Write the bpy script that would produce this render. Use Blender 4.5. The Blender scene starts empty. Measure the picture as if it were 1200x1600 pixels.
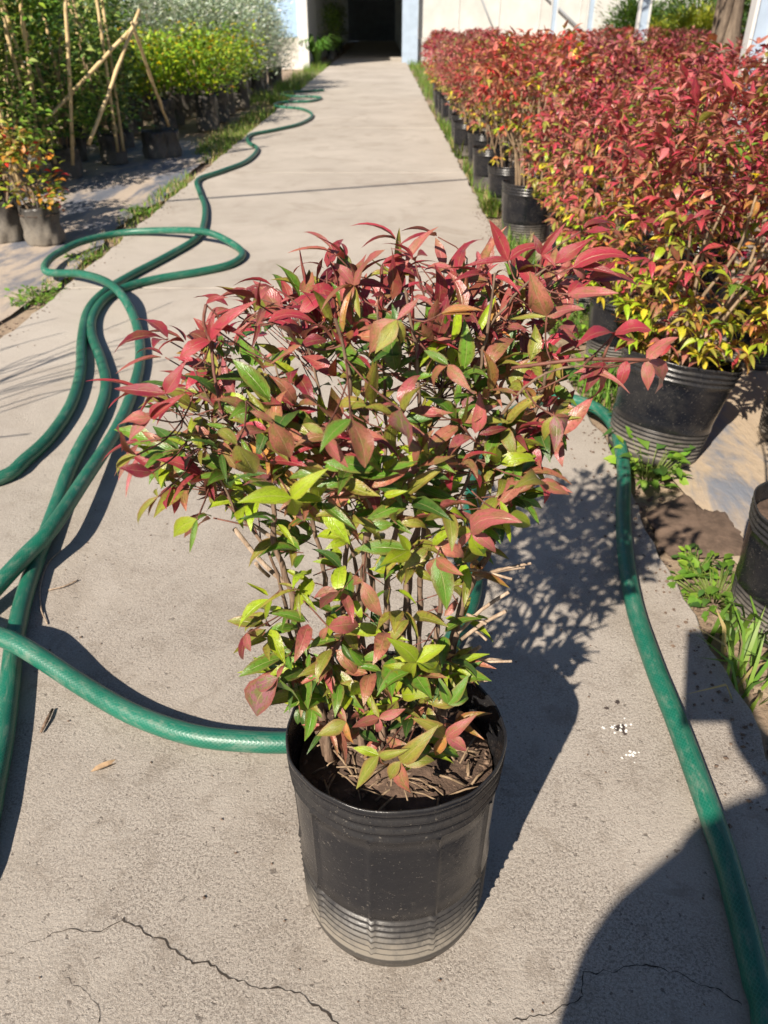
import bpy, math, random
import numpy as np
from mathutils import Vector, Matrix

scene = bpy.context.scene
col = scene.collection
R = math.radians

# ------------------------------------------------------------------ camera
FPX = 1200.0
PITCH = math.atan(769.0 / FPX)
SP, CP = math.sin(PITCH), math.cos(PITCH)
CAM_H = 1.0
cam_d = bpy.data.cameras.new('camera')
cam = bpy.data.objects.new('camera', cam_d)
col.objects.link(cam)
cam.location = (0, 0, CAM_H)
cam.rotation_euler = (math.pi / 2 - PITCH, 0, 0)
cam_d.sensor_fit = 'VERTICAL'
cam_d.sensor_height = 36.0
cam_d.sensor_width = 27.0
cam_d.lens = 36.0 * FPX / 1600.0
cam_d.clip_start = 0.01
cam_d.clip_end = 600
cam_d.dof.use_dof = True
cam_d.dof.focus_distance = 0.88
cam_d.dof.aperture_fstop = 9.0
scene.camera = cam

# ------------------------------------------------------------------ sky + sun
SUN_AZ, SUN_EL = R(30.0), R(38.0)          # shadows run 30 deg right of the path
sdir = Vector((math.sin(SUN_AZ) * math.cos(SUN_EL), math.cos(SUN_AZ) * math.cos(SUN_EL), -math.sin(SUN_EL)))
w = bpy.data.worlds.new('World')
scene.world = w
w.use_nodes = True
wn = w.node_tree.nodes
wl = w.node_tree.links
sky = wn.new('ShaderNodeTexSky')
sky.sky_type = 'NISHITA'
sky.sun_disc = False
sky.sun_elevation = SUN_EL
sky.sun_rotation = R(210)
sky.dust_density = 0.4
sky.ozone_density = 3.0
bg = wn['Background']
bg.inputs['Strength'].default_value = 0.05
wl.new(sky.outputs['Color'], bg.inputs['Color'])
sl = bpy.data.lights.new('sun', 'SUN')
sl.energy = 5.0
sl.angle = R(0.53)
sl.color = (1.0, 0.90, 0.77)
so = bpy.data.objects.new('sun', sl)
so.rotation_euler = sdir.to_track_quat('-Z', 'Y').to_euler()
so.location = (-5, -8, 10)
col.objects.link(so)
scene.view_settings.view_transform = 'Standard'
scene.view_settings.look = 'None'
scene.view_settings.gamma = 1.0
scene.view_settings.exposure = 0.80
scene.cycles.max_bounces = 8
scene.cycles.transparent_max_bounces = 8

rng = random.Random(7)


def ray(x, y):
    u, v = (x - 600) / FPX, (800 - y) / FPX
    return Vector((u, CP + v * SP, -SP + v * CP))


def gp(x, y, z=0.0):
    """a point of the place on the level z"""
    d = ray(x, y)
    t = (CAM_H - z) / -d.z
    return Vector((d.x * t, d.y * t, z))


def yp(x, y, Y):
    """a point of the place at distance Y along the path"""
    d = ray(x, y)
    t = Y / d.y
    return Vector((d.x * t, Y, CAM_H + d.z * t))


# ------------------------------------------------------------------ mesh helpers
def tag(o, label=None, cat=None, group=None, kind=None):
    if label: o['label'] = label
    if cat: o['category'] = cat
    if group: o['group'] = group
    if kind: o['kind'] = kind
    return o


def link(name, me, mat=None, parent=None):
    if mat is not None and not me.materials:
        me.materials.append(mat)
    o = bpy.data.objects.new(name, me)
    col.objects.link(o)
    o.parent = parent
    return o


def empty(name, loc=(0, 0, 0), rz=0):
    o = bpy.data.objects.new(name, None)
    o.empty_display_size = 0.1
    col.objects.link(o)
    o.location = loc
    o.rotation_euler = (0, 0, rz)
    return o


def copy_tree(o, parent=None):
    c = o.copy()
    col.objects.link(c)
    c.parent = parent
    for ch in list(o.children):
        copy_tree(ch, c)
    return c


class MB:
    def __init__(s):
        s.v, s.f, s.uv, s.c = [], [], [], []

    def add(s, vs, fs, uvs=None, c=(1, 1, 1, 1)):
        o = len(s.v)
        s.v += [tuple(p) for p in vs]
        s.f += [tuple(i + o for i in f) for f in fs]
        s.uv += list(uvs) if uvs is not None else [(0, 0)] * len(vs)
        s.c += [c] * len(vs) if not isinstance(c, list) else c

    def box(s, a, b):
        x0, y0, z0 = a
        x1, y1, z1 = b
        s.add([(x0, y0, z0), (x1, y0, z0), (x1, y1, z0), (x0, y1, z0), (x0, y0, z1), (x1, y0, z1), (x1, y1, z1), (x0, y1, z1)],
              [(0, 3, 2, 1), (4, 5, 6, 7), (0, 1, 5, 4), (1, 2, 6, 5), (2, 3, 7, 6), (3, 0, 4, 7)])

    def tube(s, pts, rad, n=8, c=(1, 1, 1, 1), cap=True):
        pts = [Vector(p) for p in pts]
        m = len(pts)
        if not hasattr(rad, '__len__'):
            rad = [rad] * m
        t = (pts[1] - pts[0]).normalized()
        up = Vector((0, 0, 1)) if abs(t.z) < 0.9 else Vector((1, 0, 0))
        nrm = (up - t * up.dot(t)).normalized()
        vs, uvs, L = [], [], 0.0
        for i in range(m):
            if i:
                L += (pts[i] - pts[i - 1]).length
            tt = (pts[min(i + 1, m - 1)] - pts[max(i - 1, 0)])
            if tt.length > 1e-9:
                t = tt.normalized()
            nrm = nrm - t * nrm.dot(t)
            nrm = nrm.normalized() if nrm.length > 1e-6 else t.orthogonal().normalized()
            bn = t.cross(nrm)
            for k in range(n):
                a = 2 * math.pi * k / n
                vs.append(pts[i] + (nrm * math.cos(a) + bn * math.sin(a)) * rad[i])
                uvs.append((k / n, L))
        fs = []
        for i in range(m - 1):
            for k in range(n):
                k2 = (k + 1) % n
                fs.append((i * n + k, i * n + k2, (i + 1) * n + k2, (i + 1) * n + k))
        if cap:
            fs.append(tuple(reversed(range(n))))
            fs.append(tuple((m - 1) * n + k for k in range(n)))
        s.add(vs, fs, uvs, c)

    def leaf(s, M, tpl, c):
        vs, fs, uvs = tpl
        s.add([M @ p for p in vs], fs, uvs, c)

    def mesh(s, name, smooth=True):
        me = bpy.data.meshes.new(name)
        me.from_pydata(s.v, [], s.f)
        nl = len(me.loops)
        li = np.empty(nl, dtype=np.int32)
        me.loops.foreach_get('vertex_index', li)
        uvl = me.uv_layers.new(name='UVMap')
        uva = np.array(s.uv, dtype=np.float32)
        uvl.data.foreach_set('uv', uva[li].ravel())
        ca = me.color_attributes.new('Col', 'FLOAT_COLOR', 'POINT')
        ca.data.foreach_set('color', np.array(s.c, dtype=np.float32).ravel())
        if smooth:
            me.polygons.foreach_set('use_smooth', [True] * len(me.polygons))
        me.update()
        return me

    def build(s, name, mat, parent=None, smooth=True):
        return link(name, s.mesh(name, smooth), mat, parent)


def lathe(profile, n, disp=None):
    vs, fs, uvs = [], [], []
    for j, (r, z) in enumerate(profile):
        for k in range(n):
            a = 2 * math.pi * k / n
            dr, dz = disp(a, z, j) if disp else (0, 0)
            vs.append(((r + dr) * math.cos(a), (r + dr) * math.sin(a), z + dz))
            uvs.append((k / n, z))
    for j in range(len(profile) - 1):
        for k in range(n):
            k2 = (k + 1) % n
            fs.append((j * n + k, j * n + k2, (j + 1) * n + k2, (j + 1) * n + k))
    return vs, fs, uvs


def smooth_path(pts, step=0.02):
    """Catmull-Rom through pts, resampled"""
    P = [Vector(p) for p in pts]
    P = [P[0] * 2 - P[1]] + P + [P[-1] * 2 - P[-2]]
    out = []
    for i in range(1, len(P) - 2):
        a, b, c, d = P[i - 1], P[i], P[i + 1], P[i + 2]
        n = max(2, int((c - b).length / step))
        for k in range(n):
            t = k / n
            out.append(0.5 * ((2 * b) + (c - a) * t + (2 * a - 5 * b + 4 * c - d) * t * t + (3 * b - a - 3 * c + d) * t ** 3))
    out.append(P[-2])
    return out


# ------------------------------------------------------------------ materials
class NT:
    def __init__(s, name):
        s.m = bpy.data.materials.new(name)
        s.m.use_nodes = True
        s.t = s.m.node_tree
        s.n = s.t.nodes
        s.b = s.n['Principled BSDF']
        s.out = s.n['Material Output']

    def new(s, t, **kw):
        nd = s.n.new(t)
        for k, v in kw.items():
            setattr(nd, k, v)
        return nd

    def l(s, a, b):
        s.t.links.new(a, b)

    def val(s, sock, v):
        if hasattr(v, 'is_output'):
            s.l(v, sock)
        else:
            sock.default_value = v

    def noise(s, vec, scale, detail=6, rough=0.6, dist=0.0):
        n = s.new('ShaderNodeTexNoise')
        n.inputs['Scale'].default_value = scale
        n.inputs['Detail'].default_value = detail
        n.inputs['Roughness'].default_value = rough
        n.inputs['Distortion'].default_value = dist
        if vec is not None:
            s.l(vec, n.inputs['Vector'])
        return n.outputs['Fac']

    def ramp(s, fac, a, b, c0=0.0, c1=1.0):
        r = s.new('ShaderNodeMapRange')
        r.interpolation_type = 'SMOOTHSTEP'
        r.inputs['From Min'].default_value = a
        r.inputs['From Max'].default_value = b
        r.inputs['To Min'].default_value = c0
        r.inputs['To Max'].default_value = c1
        s.l(fac, r.inputs['Value'])
        return r.outputs['Result']

    def math(s, op, a, b=0.0, c=None):
        n = s.new('ShaderNodeMath', operation=op)
        s.val(n.inputs[0], a)
        s.val(n.inputs[1], b)
        if c is not None:
            s.val(n.inputs[2], c)
        return n.outputs[0]

    def mix(s, fac, a, b, blend='MIX'):
        n = s.new('ShaderNodeMix', data_type='RGBA', blend_type=blend)
        s.val(n.inputs[0], fac)
        for k, v in ((6, a), (7, b)):
            if isinstance(v, tuple) and len(v) == 3:
                v = v + (1,)
            s.val(n.inputs[k], v)
        return n.outputs[2]

    def bump(s, h, strength, dist, normal=None):
        b = s.new('ShaderNodeBump')
        b.inputs['Strength'].default_value = strength
        b.inputs['Distance'].default_value = dist
        s.l(h, b.inputs['Height'])
        if normal is not None:
            s.l(normal, b.inputs['Normal'])
        return b.outputs['Normal']

    def pos(s, kind='Object'):
        if kind == 'World':
            return s.new('ShaderNodeNewGeometry').outputs['Position']
        return s.new('ShaderNodeTexCoord').outputs[kind]

    def set(s, **kw):
        names = {'color': 'Base Color', 'rough': 'Roughness', 'normal': 'Normal', 'metal': 'Metallic',
                 'spec': 'Specular IOR Level', 'trans': 'Transmission Weight', 'coat': 'Coat Weight'}
        for k, v in kw.items():
            if isinstance(v, tuple) and len(v) == 3:
                v = v + (1,)
            s.val(s.b.inputs[names[k]], v)
        return s.m


def m_plain(name, c, rough=0.6, var=0.25, scale=20, bump=0.2, spec=0.4):
    t = NT(name)
    p = t.pos()
    n = t.noise(p, scale)
    dark = tuple(x * (1 - var) for x in c)
    lite = tuple(min(1, x * (1 + var)) for x in c)
    t.set(color=t.mix(t.ramp(n, 0.3, 0.7), dark, lite), rough=rough, spec=spec,
          normal=t.bump(t.noise(p, scale * 4), bump, 0.004))
    return t.m


def m_concrete():
    t = NT('concrete')
    p = t.pos('World')
    sp = t.new('ShaderNodeSeparateXYZ')
    t.l(p, sp.inputs[0])
    big = t.noise(p, 0.9, 5, 0.6)
    mid = t.noise(p, 9, 6, 0.65)
    grain = t.noise(p, 260, 6, 0.72, 0.3)
    pit = t.noise(p, 120, 6, 0.7, 0.2)
    hole = t.noise(p, 75, 3, 0.6)
    fine = t.noise(p, 520, 2, 0.5)
    # darker and coarser grained close to the pot, fading paler farther along the path
    nearness = t.ramp(t.math('ADD', sp.outputs[1], t.math('MULTIPLY', big, 1.6)), 1.3, 3.4, 1.0, 0.0)
    base = t.mix(t.ramp(big, 0.35, 0.68), (0.395, 0.350, 0.300), (0.49, 0.44, 0.382))
    base = t.mix(t.ramp(mid, 0.3, 0.75, 0, 0.55), base, (0.48, 0.435, 0.38))
    base = t.mix(t.math('MULTIPLY', nearness, 0.27), base, (0.27, 0.235, 0.20))
    base = t.mix(t.ramp(t.noise(p, 2.6, 7, 0.7, 0.8), 0.48, 0.70, 0, 0.42), base, (0.25, 0.205, 0.16))
    g1 = t.math('MULTIPLY', t.ramp(grain, 0.38, 0.56, 0.85, 0.0), t.math('MULTIPLY', t.ramp(t.noise(p, 5.5, 4, 0.6, 0.4), 0.35, 0.62, 0.35, 1.15), t.math('ADD', 0.22, t.math('MULTIPLY', nearness, 0.6))))
    base = t.mix(g1, base, (0.15, 0.125, 0.105))
    base = t.mix(t.math('MULTIPLY', t.ramp(hole, 0.30, 0.37, 0.8, 0.0), nearness), base, (0.11, 0.09, 0.075))
    base = t.mix(t.math('MULTIPLY', t.ramp(t.noise(p, 16, 7, 0.75, 0.6), 0.50, 0.66, 0, 0.6), nearness), base, (0.22, 0.185, 0.15))
    base = t.mix(t.ramp(fine, 0.58, 0.74, 0, 0.45), base, (0.62, 0.58, 0.53))
    h = t.math('ADD', t.math('ADD', grain, t.math('MULTIPLY', pit, 0.9)), t.math('MULTIPLY', t.ramp(hole, 0.30, 0.40), 0.3))
    n1 = t.bump(h, 0.5, 0.006)
    t.set(color=base, rough=0.92, spec=0.25, normal=n1)
    return t.m


def m_ground():
    t = NT('soil_ground')
    p = t.pos('World')
    a = t.noise(p, 1.3, 6, 0.65)
    b = t.noise(p, 14, 7, 0.7)
    g = t.noise(p, 90, 4, 0.6)
    c = t.mix(t.ramp(a, 0.38, 0.62), (0.23, 0.165, 0.115), (0.36, 0.275, 0.195))
    c = t.mix(t.ramp(b, 0.35, 0.7, 0, 0.6), c, (0.42, 0.33, 0.24))
    c = t.mix(t.ramp(g, 0.55, 0.75, 0, 0.5), c, (0.12, 0.085, 0.06))
    h = t.math('ADD', t.math('MULTIPLY', b, 1.0), t.math('MULTIPLY', g, 0.35))
    t.set(color=c, rough=0.95, spec=0.2, normal=t.bump(h, 0.5, 0.03))
    return t.m


def m_sheet(name, dust, plastic, lo, hi):
    t = NT(name)
    p = t.pos('World')
    mp = t.new('ShaderNodeMapping')
    mp.inputs['Rotation'].default_value = (0, 0, R(-38))
    mp.inputs['Scale'].default_value = (1.0, 0.28, 1.0)
    t.l(p, mp.inputs['Vector'])
    a = t.noise(mp.outputs[0], 5.5, 6, 0.65, 0.4)
    b = t.noise(p, 40, 5, 0.7)
    f = t.ramp(a, lo, hi)
    c = t.mix(f, dust, plastic)
    c = t.mix(t.ramp(b, 0.45, 0.75, 0, 0.35), c, tuple(x * 0.6 for x in dust))
    t.set(color=c, rough=t.ramp(a, lo, hi, 0.9, 0.42), spec=0.4,
          normal=t.bump(t.math('ADD', a, t.math('MULTIPLY', b, 0.1)), 0.5, 0.03))
    return t.m


def m_pot(name, dust_top, dust_low, zsplit):
    t = NT(name)
    p = t.pos('Object')
    s = t.new('ShaderNodeSeparateXYZ')
    t.l(p, s.inputs[0])
    z = s.outputs[2]
    vc = t.new('ShaderNodeVertexColor')
    vc.layer_name = 'Col'
    sc_ = t.new('ShaderNodeSeparateColor')
    t.l(vc.outputs['Color'], sc_.inputs[0])
    lodge = sc_.outputs[0]
    a = t.noise(p, 14, 6, 0.7)
    b = t.noise(p, 190, 3, 0.7)
    sc = t.noise(p, 60, 6, 0.75, 0.5)
    low = t.ramp(t.math('ADD', z, t.math('MULTIPLY', t.math('SUBTRACT', a, 0.5), 0.12)), 0.0, zsplit, 1.0, 0.0)
    d = t.math('MULTIPLY', t.ramp(a, 0.40, 0.75), dust_top)
    d = t.math('ADD', d, t.math('MULTIPLY', low, dust_low * 0.55))
    d = t.math('ADD', d, t.math('MULTIPLY', t.math('MULTIPLY', lodge, t.ramp(sc, 0.25, 0.6, 0.35, 1.0)), t.math('ADD', 0.22, t.math('MULTIPLY', low, 0.9))))
    d = t.math('ADD', d, t.math('MULTIPLY', t.ramp(b, 0.62, 0.72), 0.5))
    d = t.math('ADD', d, t.math('MULTIPLY', t.ramp(t.noise(p, 26, 8, 0.8, 1.0), 0.56, 0.74), 0.16))
    d = t.math('ADD', d, t.math('MULTIPLY', t.ramp(sc, 0.62, 0.75), 0.22))
    d = t.math('MINIMUM', d, 0.95)
    c = t.mix(d, (0.006, 0.007, 0.0105), (0.185, 0.162, 0.132))
    t.set(color=c, rough=t.math('ADD', 0.21, t.math('MULTIPLY', d, 0.75)), spec=0.40,
          normal=t.bump(t.math('ADD', a, t.math('MULTIPLY', sc, 0.3)), 0.25, 0.006))
    return t.m


def m_hose():
    t = NT('green_hose_pvc')
    uv = t.new('ShaderNodeUVMap')
    uv.uv_map = 'UVMap'
    s = t.new('ShaderNodeSeparateXYZ')
    t.l(uv.outputs[0], s.inputs[0])
    u = t.math('MULTIPLY', s.outputs[0], 2 * math.pi * 18)
    v = t.math('MULTIPLY', s.outputs[1], 2 * math.pi * 135)
    a = t.math('SINE', t.math('ADD', u, v))
    b = t.math('SINE', t.math('SUBTRACT', u, v))
    br = t.math('MAXIMUM', a, b)
    p = t.pos('World')
    mp = t.new('ShaderNodeMapping')
    mp.inputs['Scale'].default_value = (5, 14, 1)
    t.l(uv.outputs[0], mp.inputs['Vector'])
    n1 = t.noise(p, 4, 5, 0.65)
    n2 = t.noise(mp.outputs[0], 1.6, 7, 0.75)
    base = t.mix(t.ramp(n1, 0.35, 0.65), (0.004, 0.080, 0.047), (0.006, 0.128, 0.078))
    base = t.mix(t.ramp(br, 0.55, 1.0, 0, 0.5), base, (0.035, 0.18, 0.125))
    dust = t.math('MULTIPLY', t.ramp(n2, 0.45, 0.75), t.ramp(n1, 0.35, 0.65, 0.25, 0.85))
    base = t.mix(t.math('MULTIPLY', t.ramp(t.noise(mp.outputs[0], 0.9, 8, 0.8, 1.0), 0.60, 0.70), 0.35), base, (0.015, 0.05, 0.035))
    base = t.mix(dust, base, (0.22, 0.235, 0.19))
    t.set(color=base, rough=t.math('ADD', 0.38, t.math('MULTIPLY', dust, 0.5)), spec=0.5,
          normal=t.bump(br, 0.10, 0.001))
    return t.m


def m_leaf(name, source, trans=0.20, rough=0.33, vary=0.0, mottle2=(0.13, 0.17, 0.025), noise_scale=3.5, simple=False, gain=0.0):
    t = NT(name)
    if source == 'object':
        oi = t.new('ShaderNodeObjectInfo')
        c, al = oi.outputs['Color'], oi.outputs['Alpha']
        uv = t.pos('UV')
        cmb = t.new('ShaderNodeCombineXYZ')
        t.l(t.math('MULTIPLY', oi.outputs['Random'], 40.0), cmb.inputs[0])
        ad = t.new('ShaderNodeVectorMath', operation='ADD')
        t.l(uv, ad.inputs[0])
        t.l(cmb.outputs[0], ad.inputs[1])
        vec = ad.outputs[0]
        n = t.noise(vec, noise_scale, 5, 0.65, 0.4)
        n2 = t.noise(vec, 18, 4, 0.7)
    else:
        at = t.new('ShaderNodeVertexColor')
        at.layer_name = 'Col'
        c, al = at.outputs['Color'], at.outputs['Alpha']
        uv = t.pos('UV')
        vec = t.pos('Object')
        n = t.noise(vec, 60, 4, 0.65, 0.4)
        n2 = t.noise(vec, 300, 3, 0.7)
    s = t.new('ShaderNodeSeparateXYZ')
    t.l(uv, s.inputs[0])
    cc = t.mix(t.math('MULTIPLY', t.ramp(n, 0.44, 0.60), al), c, mottle2)
    if not simple:
        ax = t.math('ABSOLUTE', t.math('SUBTRACT', s.outputs[0], 0.5))
        cc = t.mix(t.math('MULTIPLY', t.math('MULTIPLY', t.ramp(t.math('ADD', ax, t.math('MULTIPLY', t.math('SUBTRACT', n2, 0.5), 0.5)), 0.22, 0.52), al), 1.1), cc, (0.27, 0.075, 0.065))
        rib = t.ramp(ax, 0.0, 0.035, 1.0, 0.0)
        vein = t.math('SINE', t.math('ADD', t.math('MULTIPLY', s.outputs[1], 62.0), t.math('MULTIPLY', ax, -46.0)))
        cc = t.mix(t.math('MULTIPLY', t.ramp(n2, 0.50, 0.68), 0.6), cc, t.mix(1.0, cc, (0.45, 0.4, 0.4), 'MULTIPLY'))
        cc = t.mix(t.math('MULTIPLY', rib, 0.35), cc, (0.55, 0.40, 0.22))
        hgt = t.math('ADD', t.math('MULTIPLY', vein, 0.04), t.math('ADD', t.math('MULTIPLY', rib, -0.8), t.math('MULTIPLY', n2, 0.7)))
        nrm = t.bump(hgt, 0.4, 0.002)
        t.l(nrm, t.b.inputs['Normal'])
    if vary > 0:
        oi2 = t.new('ShaderNodeObjectInfo')
        hsv = t.new('ShaderNodeHueSaturation')
        r = oi2.outputs['Random']
        t.val(hsv.inputs['Hue'], t.math('ADD', 0.5, t.math('MULTIPLY', t.math('SUBTRACT', r, 0.5), vary * 0.06)))
        r2 = t.math('FRACT', t.math('MULTIPLY', r, 17.31))
        t.val(hsv.inputs['Value'], t.math('ADD', 1.0 + gain - vary * 0.45, t.math('MULTIPLY', r2, vary * 0.9)))
        r3 = t.math('FRACT', t.math('MULTIPLY', r, 7.77))
        t.val(hsv.inputs['Saturation'], t.math('ADD', 1.0 - vary * 0.3, t.math('MULTIPLY', r3, vary * 0.5)))
        t.l(cc, hsv.inputs['Color'])
        cc = hsv.outputs[0]
    t.set(color=cc, rough=rough, spec=0.45)
    tr = t.new('ShaderNodeBsdfTranslucent')
    t.l(t.mix(1.0, cc, (1.25, 1.3, 0.7), 'MULTIPLY'), tr.inputs['Color'])
    ms = t.new('ShaderNodeMixShader')
    ms.inputs[0].default_value = trans
    t.l(t.b.outputs[0], ms.inputs[1])
    t.l(tr.outputs[0], ms.inputs[2])
    t.l(ms.outputs[0], t.out.inputs['Surface'])
    return t.m


def m_wood(name, a, b, scale=30):
    t = NT(name)
    p = t.pos('Object')
    mp = t.new('ShaderNodeMapping')
    mp.inputs['Scale'].default_value = (1, 1, 0.18)
    t.l(p, mp.inputs['Vector'])
    n = t.noise(mp.outputs[0], scale * 4, 5, 0.7)
    n2 = t.noise(p, scale, 4, 0.6)
    c = t.mix(t.ramp(n, 0.35, 0.65), a, b)
    c = t.mix(t.ramp(n2, 0.5, 0.75, 0, 0.5), c, tuple(x * 0.55 for x in a))
    t.set(color=c, rough=0.85, spec=0.25, normal=t.bump(n, 0.6, 0.003))
    return t.m


CONC = m_concrete()
GROUND = m_ground()
SHEET_L = m_sheet('dusty_ground_fabric', (0.42, 0.345, 0.275), (0.15, 0.165, 0.205), 0.42, 0.60)
SHEET_R = m_sheet('dusty_plastic_sheet', (0.42, 0.33, 0.235), (0.20, 0.215, 0.25), 0.50, 0.66)
MUD = m_plain('damp_mud', (0.135, 0.092, 0.066), 0.85, 0.3, 30, 0.5)
POT = m_pot('black_pot_plastic', 0.035, 0.50, 0.10)
POTB = m_pot('black_pot_plastic_dusty', 0.10, 0.55, 0.12)
BAG = m_pot('grey_bag_plastic', 0.34, 0.10, 0.2)
HOSE = m_hose()
SOIL = m_plain('pot_soil', (0.105, 0.068, 0.048), 0.95, 0.45, 35, 0.9)
LEAF = m_leaf('nandina_leaf', 'object')
LEAFM = m_leaf('nandina_leaf_mass', 'attr')
LEAFB = m_leaf('nandina_hedge_leaf', 'attr', vary=0.55, rough=0.40, trans=0.20, mottle2=(0.25, 0.095, 0.065), gain=0.24)
LEAFG = m_leaf('shrub_leaf', 'attr', vary=0.25, rough=0.45, simple=True, trans=0.22)
GRASS = m_leaf('grass_blade', 'attr', rough=0.5, simple=True, trans=0.35)
BARK = m_wood('nandina_bark', (0.105, 0.066, 0.044), (0.24, 0.165, 0.115))
CANE = m_wood('tan_cane', (0.19, 0.13, 0.08), (0.33, 0.24, 0.155))
PETI = m_plain('petiole_red_brown', (0.15, 0.06, 0.042), 0.6, 0.3, 60, 0.1)
STUB = m_wood('cut_stub', (0.27, 0.19, 0.13), (0.46, 0.36, 0.27))
BAMBOO = m_wood('bamboo', (0.52, 0.37, 0.18), (0.68, 0.53, 0.30), 12)
CRACK = m_plain('crack_dirt_hole_shade', (0.048, 0.038, 0.03), 0.95, 0.3, 60, 0.1)
STAINW = m_plain('dropping_white', (0.72, 0.70, 0.66), 0.9, 0.15, 80, 0.2)
STAIND = m_plain('dropping_dark', (0.06, 0.045, 0.04), 0.9, 0.3, 80, 0.2)
DRY = m_plain('dry_leaf_tan', (0.47, 0.32, 0.19), 0.7, 0.25, 60, 0.3)
PALE_BLUE = m_plain('pale_blue_paint', (0.34, 0.42, 0.52), 0.45, 0.08, 6, 0.05)
WHITE = m_plain('white_paint', (0.58, 0.58, 0.56), 0.5, 0.08, 5, 0.05)
FILM = m_plain('greenhouse_film', (0.50, 0.50, 0.475), 0.4, 0.12, 1.2, 0.1)
def m_film():
    t = NT('translucent_film')
    t.set(color=(0.5, 0.5, 0.48), rough=0.5)
    tr = t.new('ShaderNodeBsdfTranslucent')
    tr.inputs['Color'].default_value = (0.6, 0.62, 0.6, 1)
    ms = t.new('ShaderNodeMixShader')
    ms.inputs[0].default_value = 0.45
    t.l(t.b.outputs[0], ms.inputs[1])
    t.l(tr.outputs[0], ms.inputs[2])
    t.l(ms.outputs[0], t.out.inputs['Surface'])
    return t.m


FILMT = m_film()
BLUEFILM = m_plain('blue_film', (0.33, 0.47, 0.66), 0.35, 0.12, 0.9, 0.1)
RENDERWALL = m_plain('cement_render', (0.40, 0.39, 0.37), 0.9, 0.25, 3, 0.3)
CEMW = m_plain('whitewashed_block', (0.55, 0.52, 0.47), 0.9, 0.3, 3, 0.3)
STEEL = m_plain('grey_sheet_metal', (0.30, 0.32, 0.35), 0.5, 0.12, 3, 0.05)
DARKROOF = m_plain('dark_roof', (0.05, 0.05, 0.05), 0.9, 0.2, 3, 0.1)
TRUNK = m_wood('tree_bark', (0.10, 0.075, 0.055), (0.22, 0.17, 0.125), 8)
SKIN = m_plain('skin', (0.45, 0.27, 0.19), 0.5, 0.08, 20, 0.05)
CLOTH = m_plain('clothing', (0.07, 0.08, 0.12), 0.9, 0.15, 60, 0.2)
DARK = m_plain('dark_plastic', (0.015, 0.015, 0.017), 0.25, 0.1, 20, 0.02)


# ------------------------------------------------------------------ leaf templates
def leaf_tpl(ns, nh, width, droop, fold, wave, seed, acum=1.5):
    r = random.Random(seed)
    vs, fs, uvs = [], [], []
    na = 2 * nh + 1
    ph = r.uniform(0, 6)
    tw = r.uniform(-0.3, 0.3)
    sb = r.uniform(-0.06, 0.06)
    for i in range(ns + 1):
        s = i / ns
        wd = width * 0.5 * (math.sin(math.pi * min(1, s ** 0.82)) ** 0.85) * (1 - 0.35 * s ** acum) if 0 < i < ns else (0.012 if i == 0 else 0.004)
        yy = math.sin(droop * s) / droop if abs(droop) > 1e-3 else s
        zz = -(1 - math.cos(droop * s)) / droop if abs(droop) > 1e-3 else 0
        for k in range(na):
            a = (k - nh) / nh
            x = a * wd
            z = zz + abs(a) * wd * fold + wave * math.sin(5.5 * s + ph + (2.0 if a > 0 else 0)) * abs(a) * wd
            ca, sa = math.cos(tw * s), math.sin(tw * s)
            vs.append(Vector((x * ca + sb * math.sin(math.pi * s), yy, z + x * sa)))
            uvs.append((0.5 + a * 0.5, s))
    for i in range(ns):
        for k in range(na - 1):
            fs.append((i * na + k, i * na + k + 1, (i + 1) * na + k + 1, (i + 1) * na + k))
    return vs, fs, uvs


HI = [leaf_tpl(6, 2, r_[0], r_[1], r_[2], r_[3], 11 + i) for i, r_ in enumerate([
    (0.36, 0.6, 0.35, 0.25), (0.39, 0.9, 0.25, 0.3), (0.31, 1.2, 0.45, 0.2), (0.40, 0.4, 0.3, 0.4),
    (0.33, -0.35, 0.5, 0.25), (0.37, 1.5, 0.35, 0.3), (0.30, 0.8, 0.7, 0.25), (0.41, 1.8, 0.2, 0.45)])]
HI_NARROW = [leaf_tpl(6, 2, 0.22, 0.7, 0.6, 0.2, 31), leaf_tpl(6, 2, 0.20, 1.1, 0.7, 0.2, 32)]
HI_WIDE = [leaf_tpl(6, 2, 0.46, 0.5, 0.2, 0.45, 41), leaf_tpl(6, 2, 0.50, 0.9, 0.12, 0.55, 42)]
LO = [leaf_tpl(3, 1, 0.42, d, f, 0.15, 50 + i) for i, (d, f) in enumerate([(0.5, 0.3), (0.9, 0.4), (0.2, 0.3), (1.2, 0.5)])]
ROUND = [leaf_tpl(3, 1, 0.62, d, 0.3, 0.1, 60 + i) for i, d in enumerate([0.4, 0.8])]
NEEDLE = [leaf_tpl(2, 1, 0.24, 0.3, 0.2, 0.0, 70)]


def tpl_mesh(tpl, name='leaf'):
    m = MB()
    m.leaf(Matrix.Identity(4), tpl, (1, 1, 1, 1))
    me = m.mesh(name)
    me.materials.append(LEAF)
    return me


HI_ME = [tpl_mesh(t) for t in HI]
HIN_ME = [tpl_mesh(t) for t in HI_NARROW]
HIW_ME = [tpl_mesh(t) for t in HI_WIDE]


def leaf_mat4(base, d, nrm, L, wscale=1.0):
    d = d.normalized()
    x = d.cross(nrm)
    if x.length < 1e-4:
        x = d.orthogonal()
    x.normalize()
    n = x.cross(d).normalized()
    M = Matrix(((x.x * L * wscale, d.x * L, n.x * L, base.x), (x.y * L * wscale, d.y * L, n.y * L, base.y),
                (x.z * L * wscale, d.z * L, n.z * L, base.z), (0, 0, 0, 1)))
    return M


def jit(c, r, a=0.22):
    k = 1 + r.uniform(-a, a)
    return tuple(max(0, min(1, x * k * (1 + r.uniform(-a * 0.35, a * 0.35)))) for x in c[:3]) + (c[3],)


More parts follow.
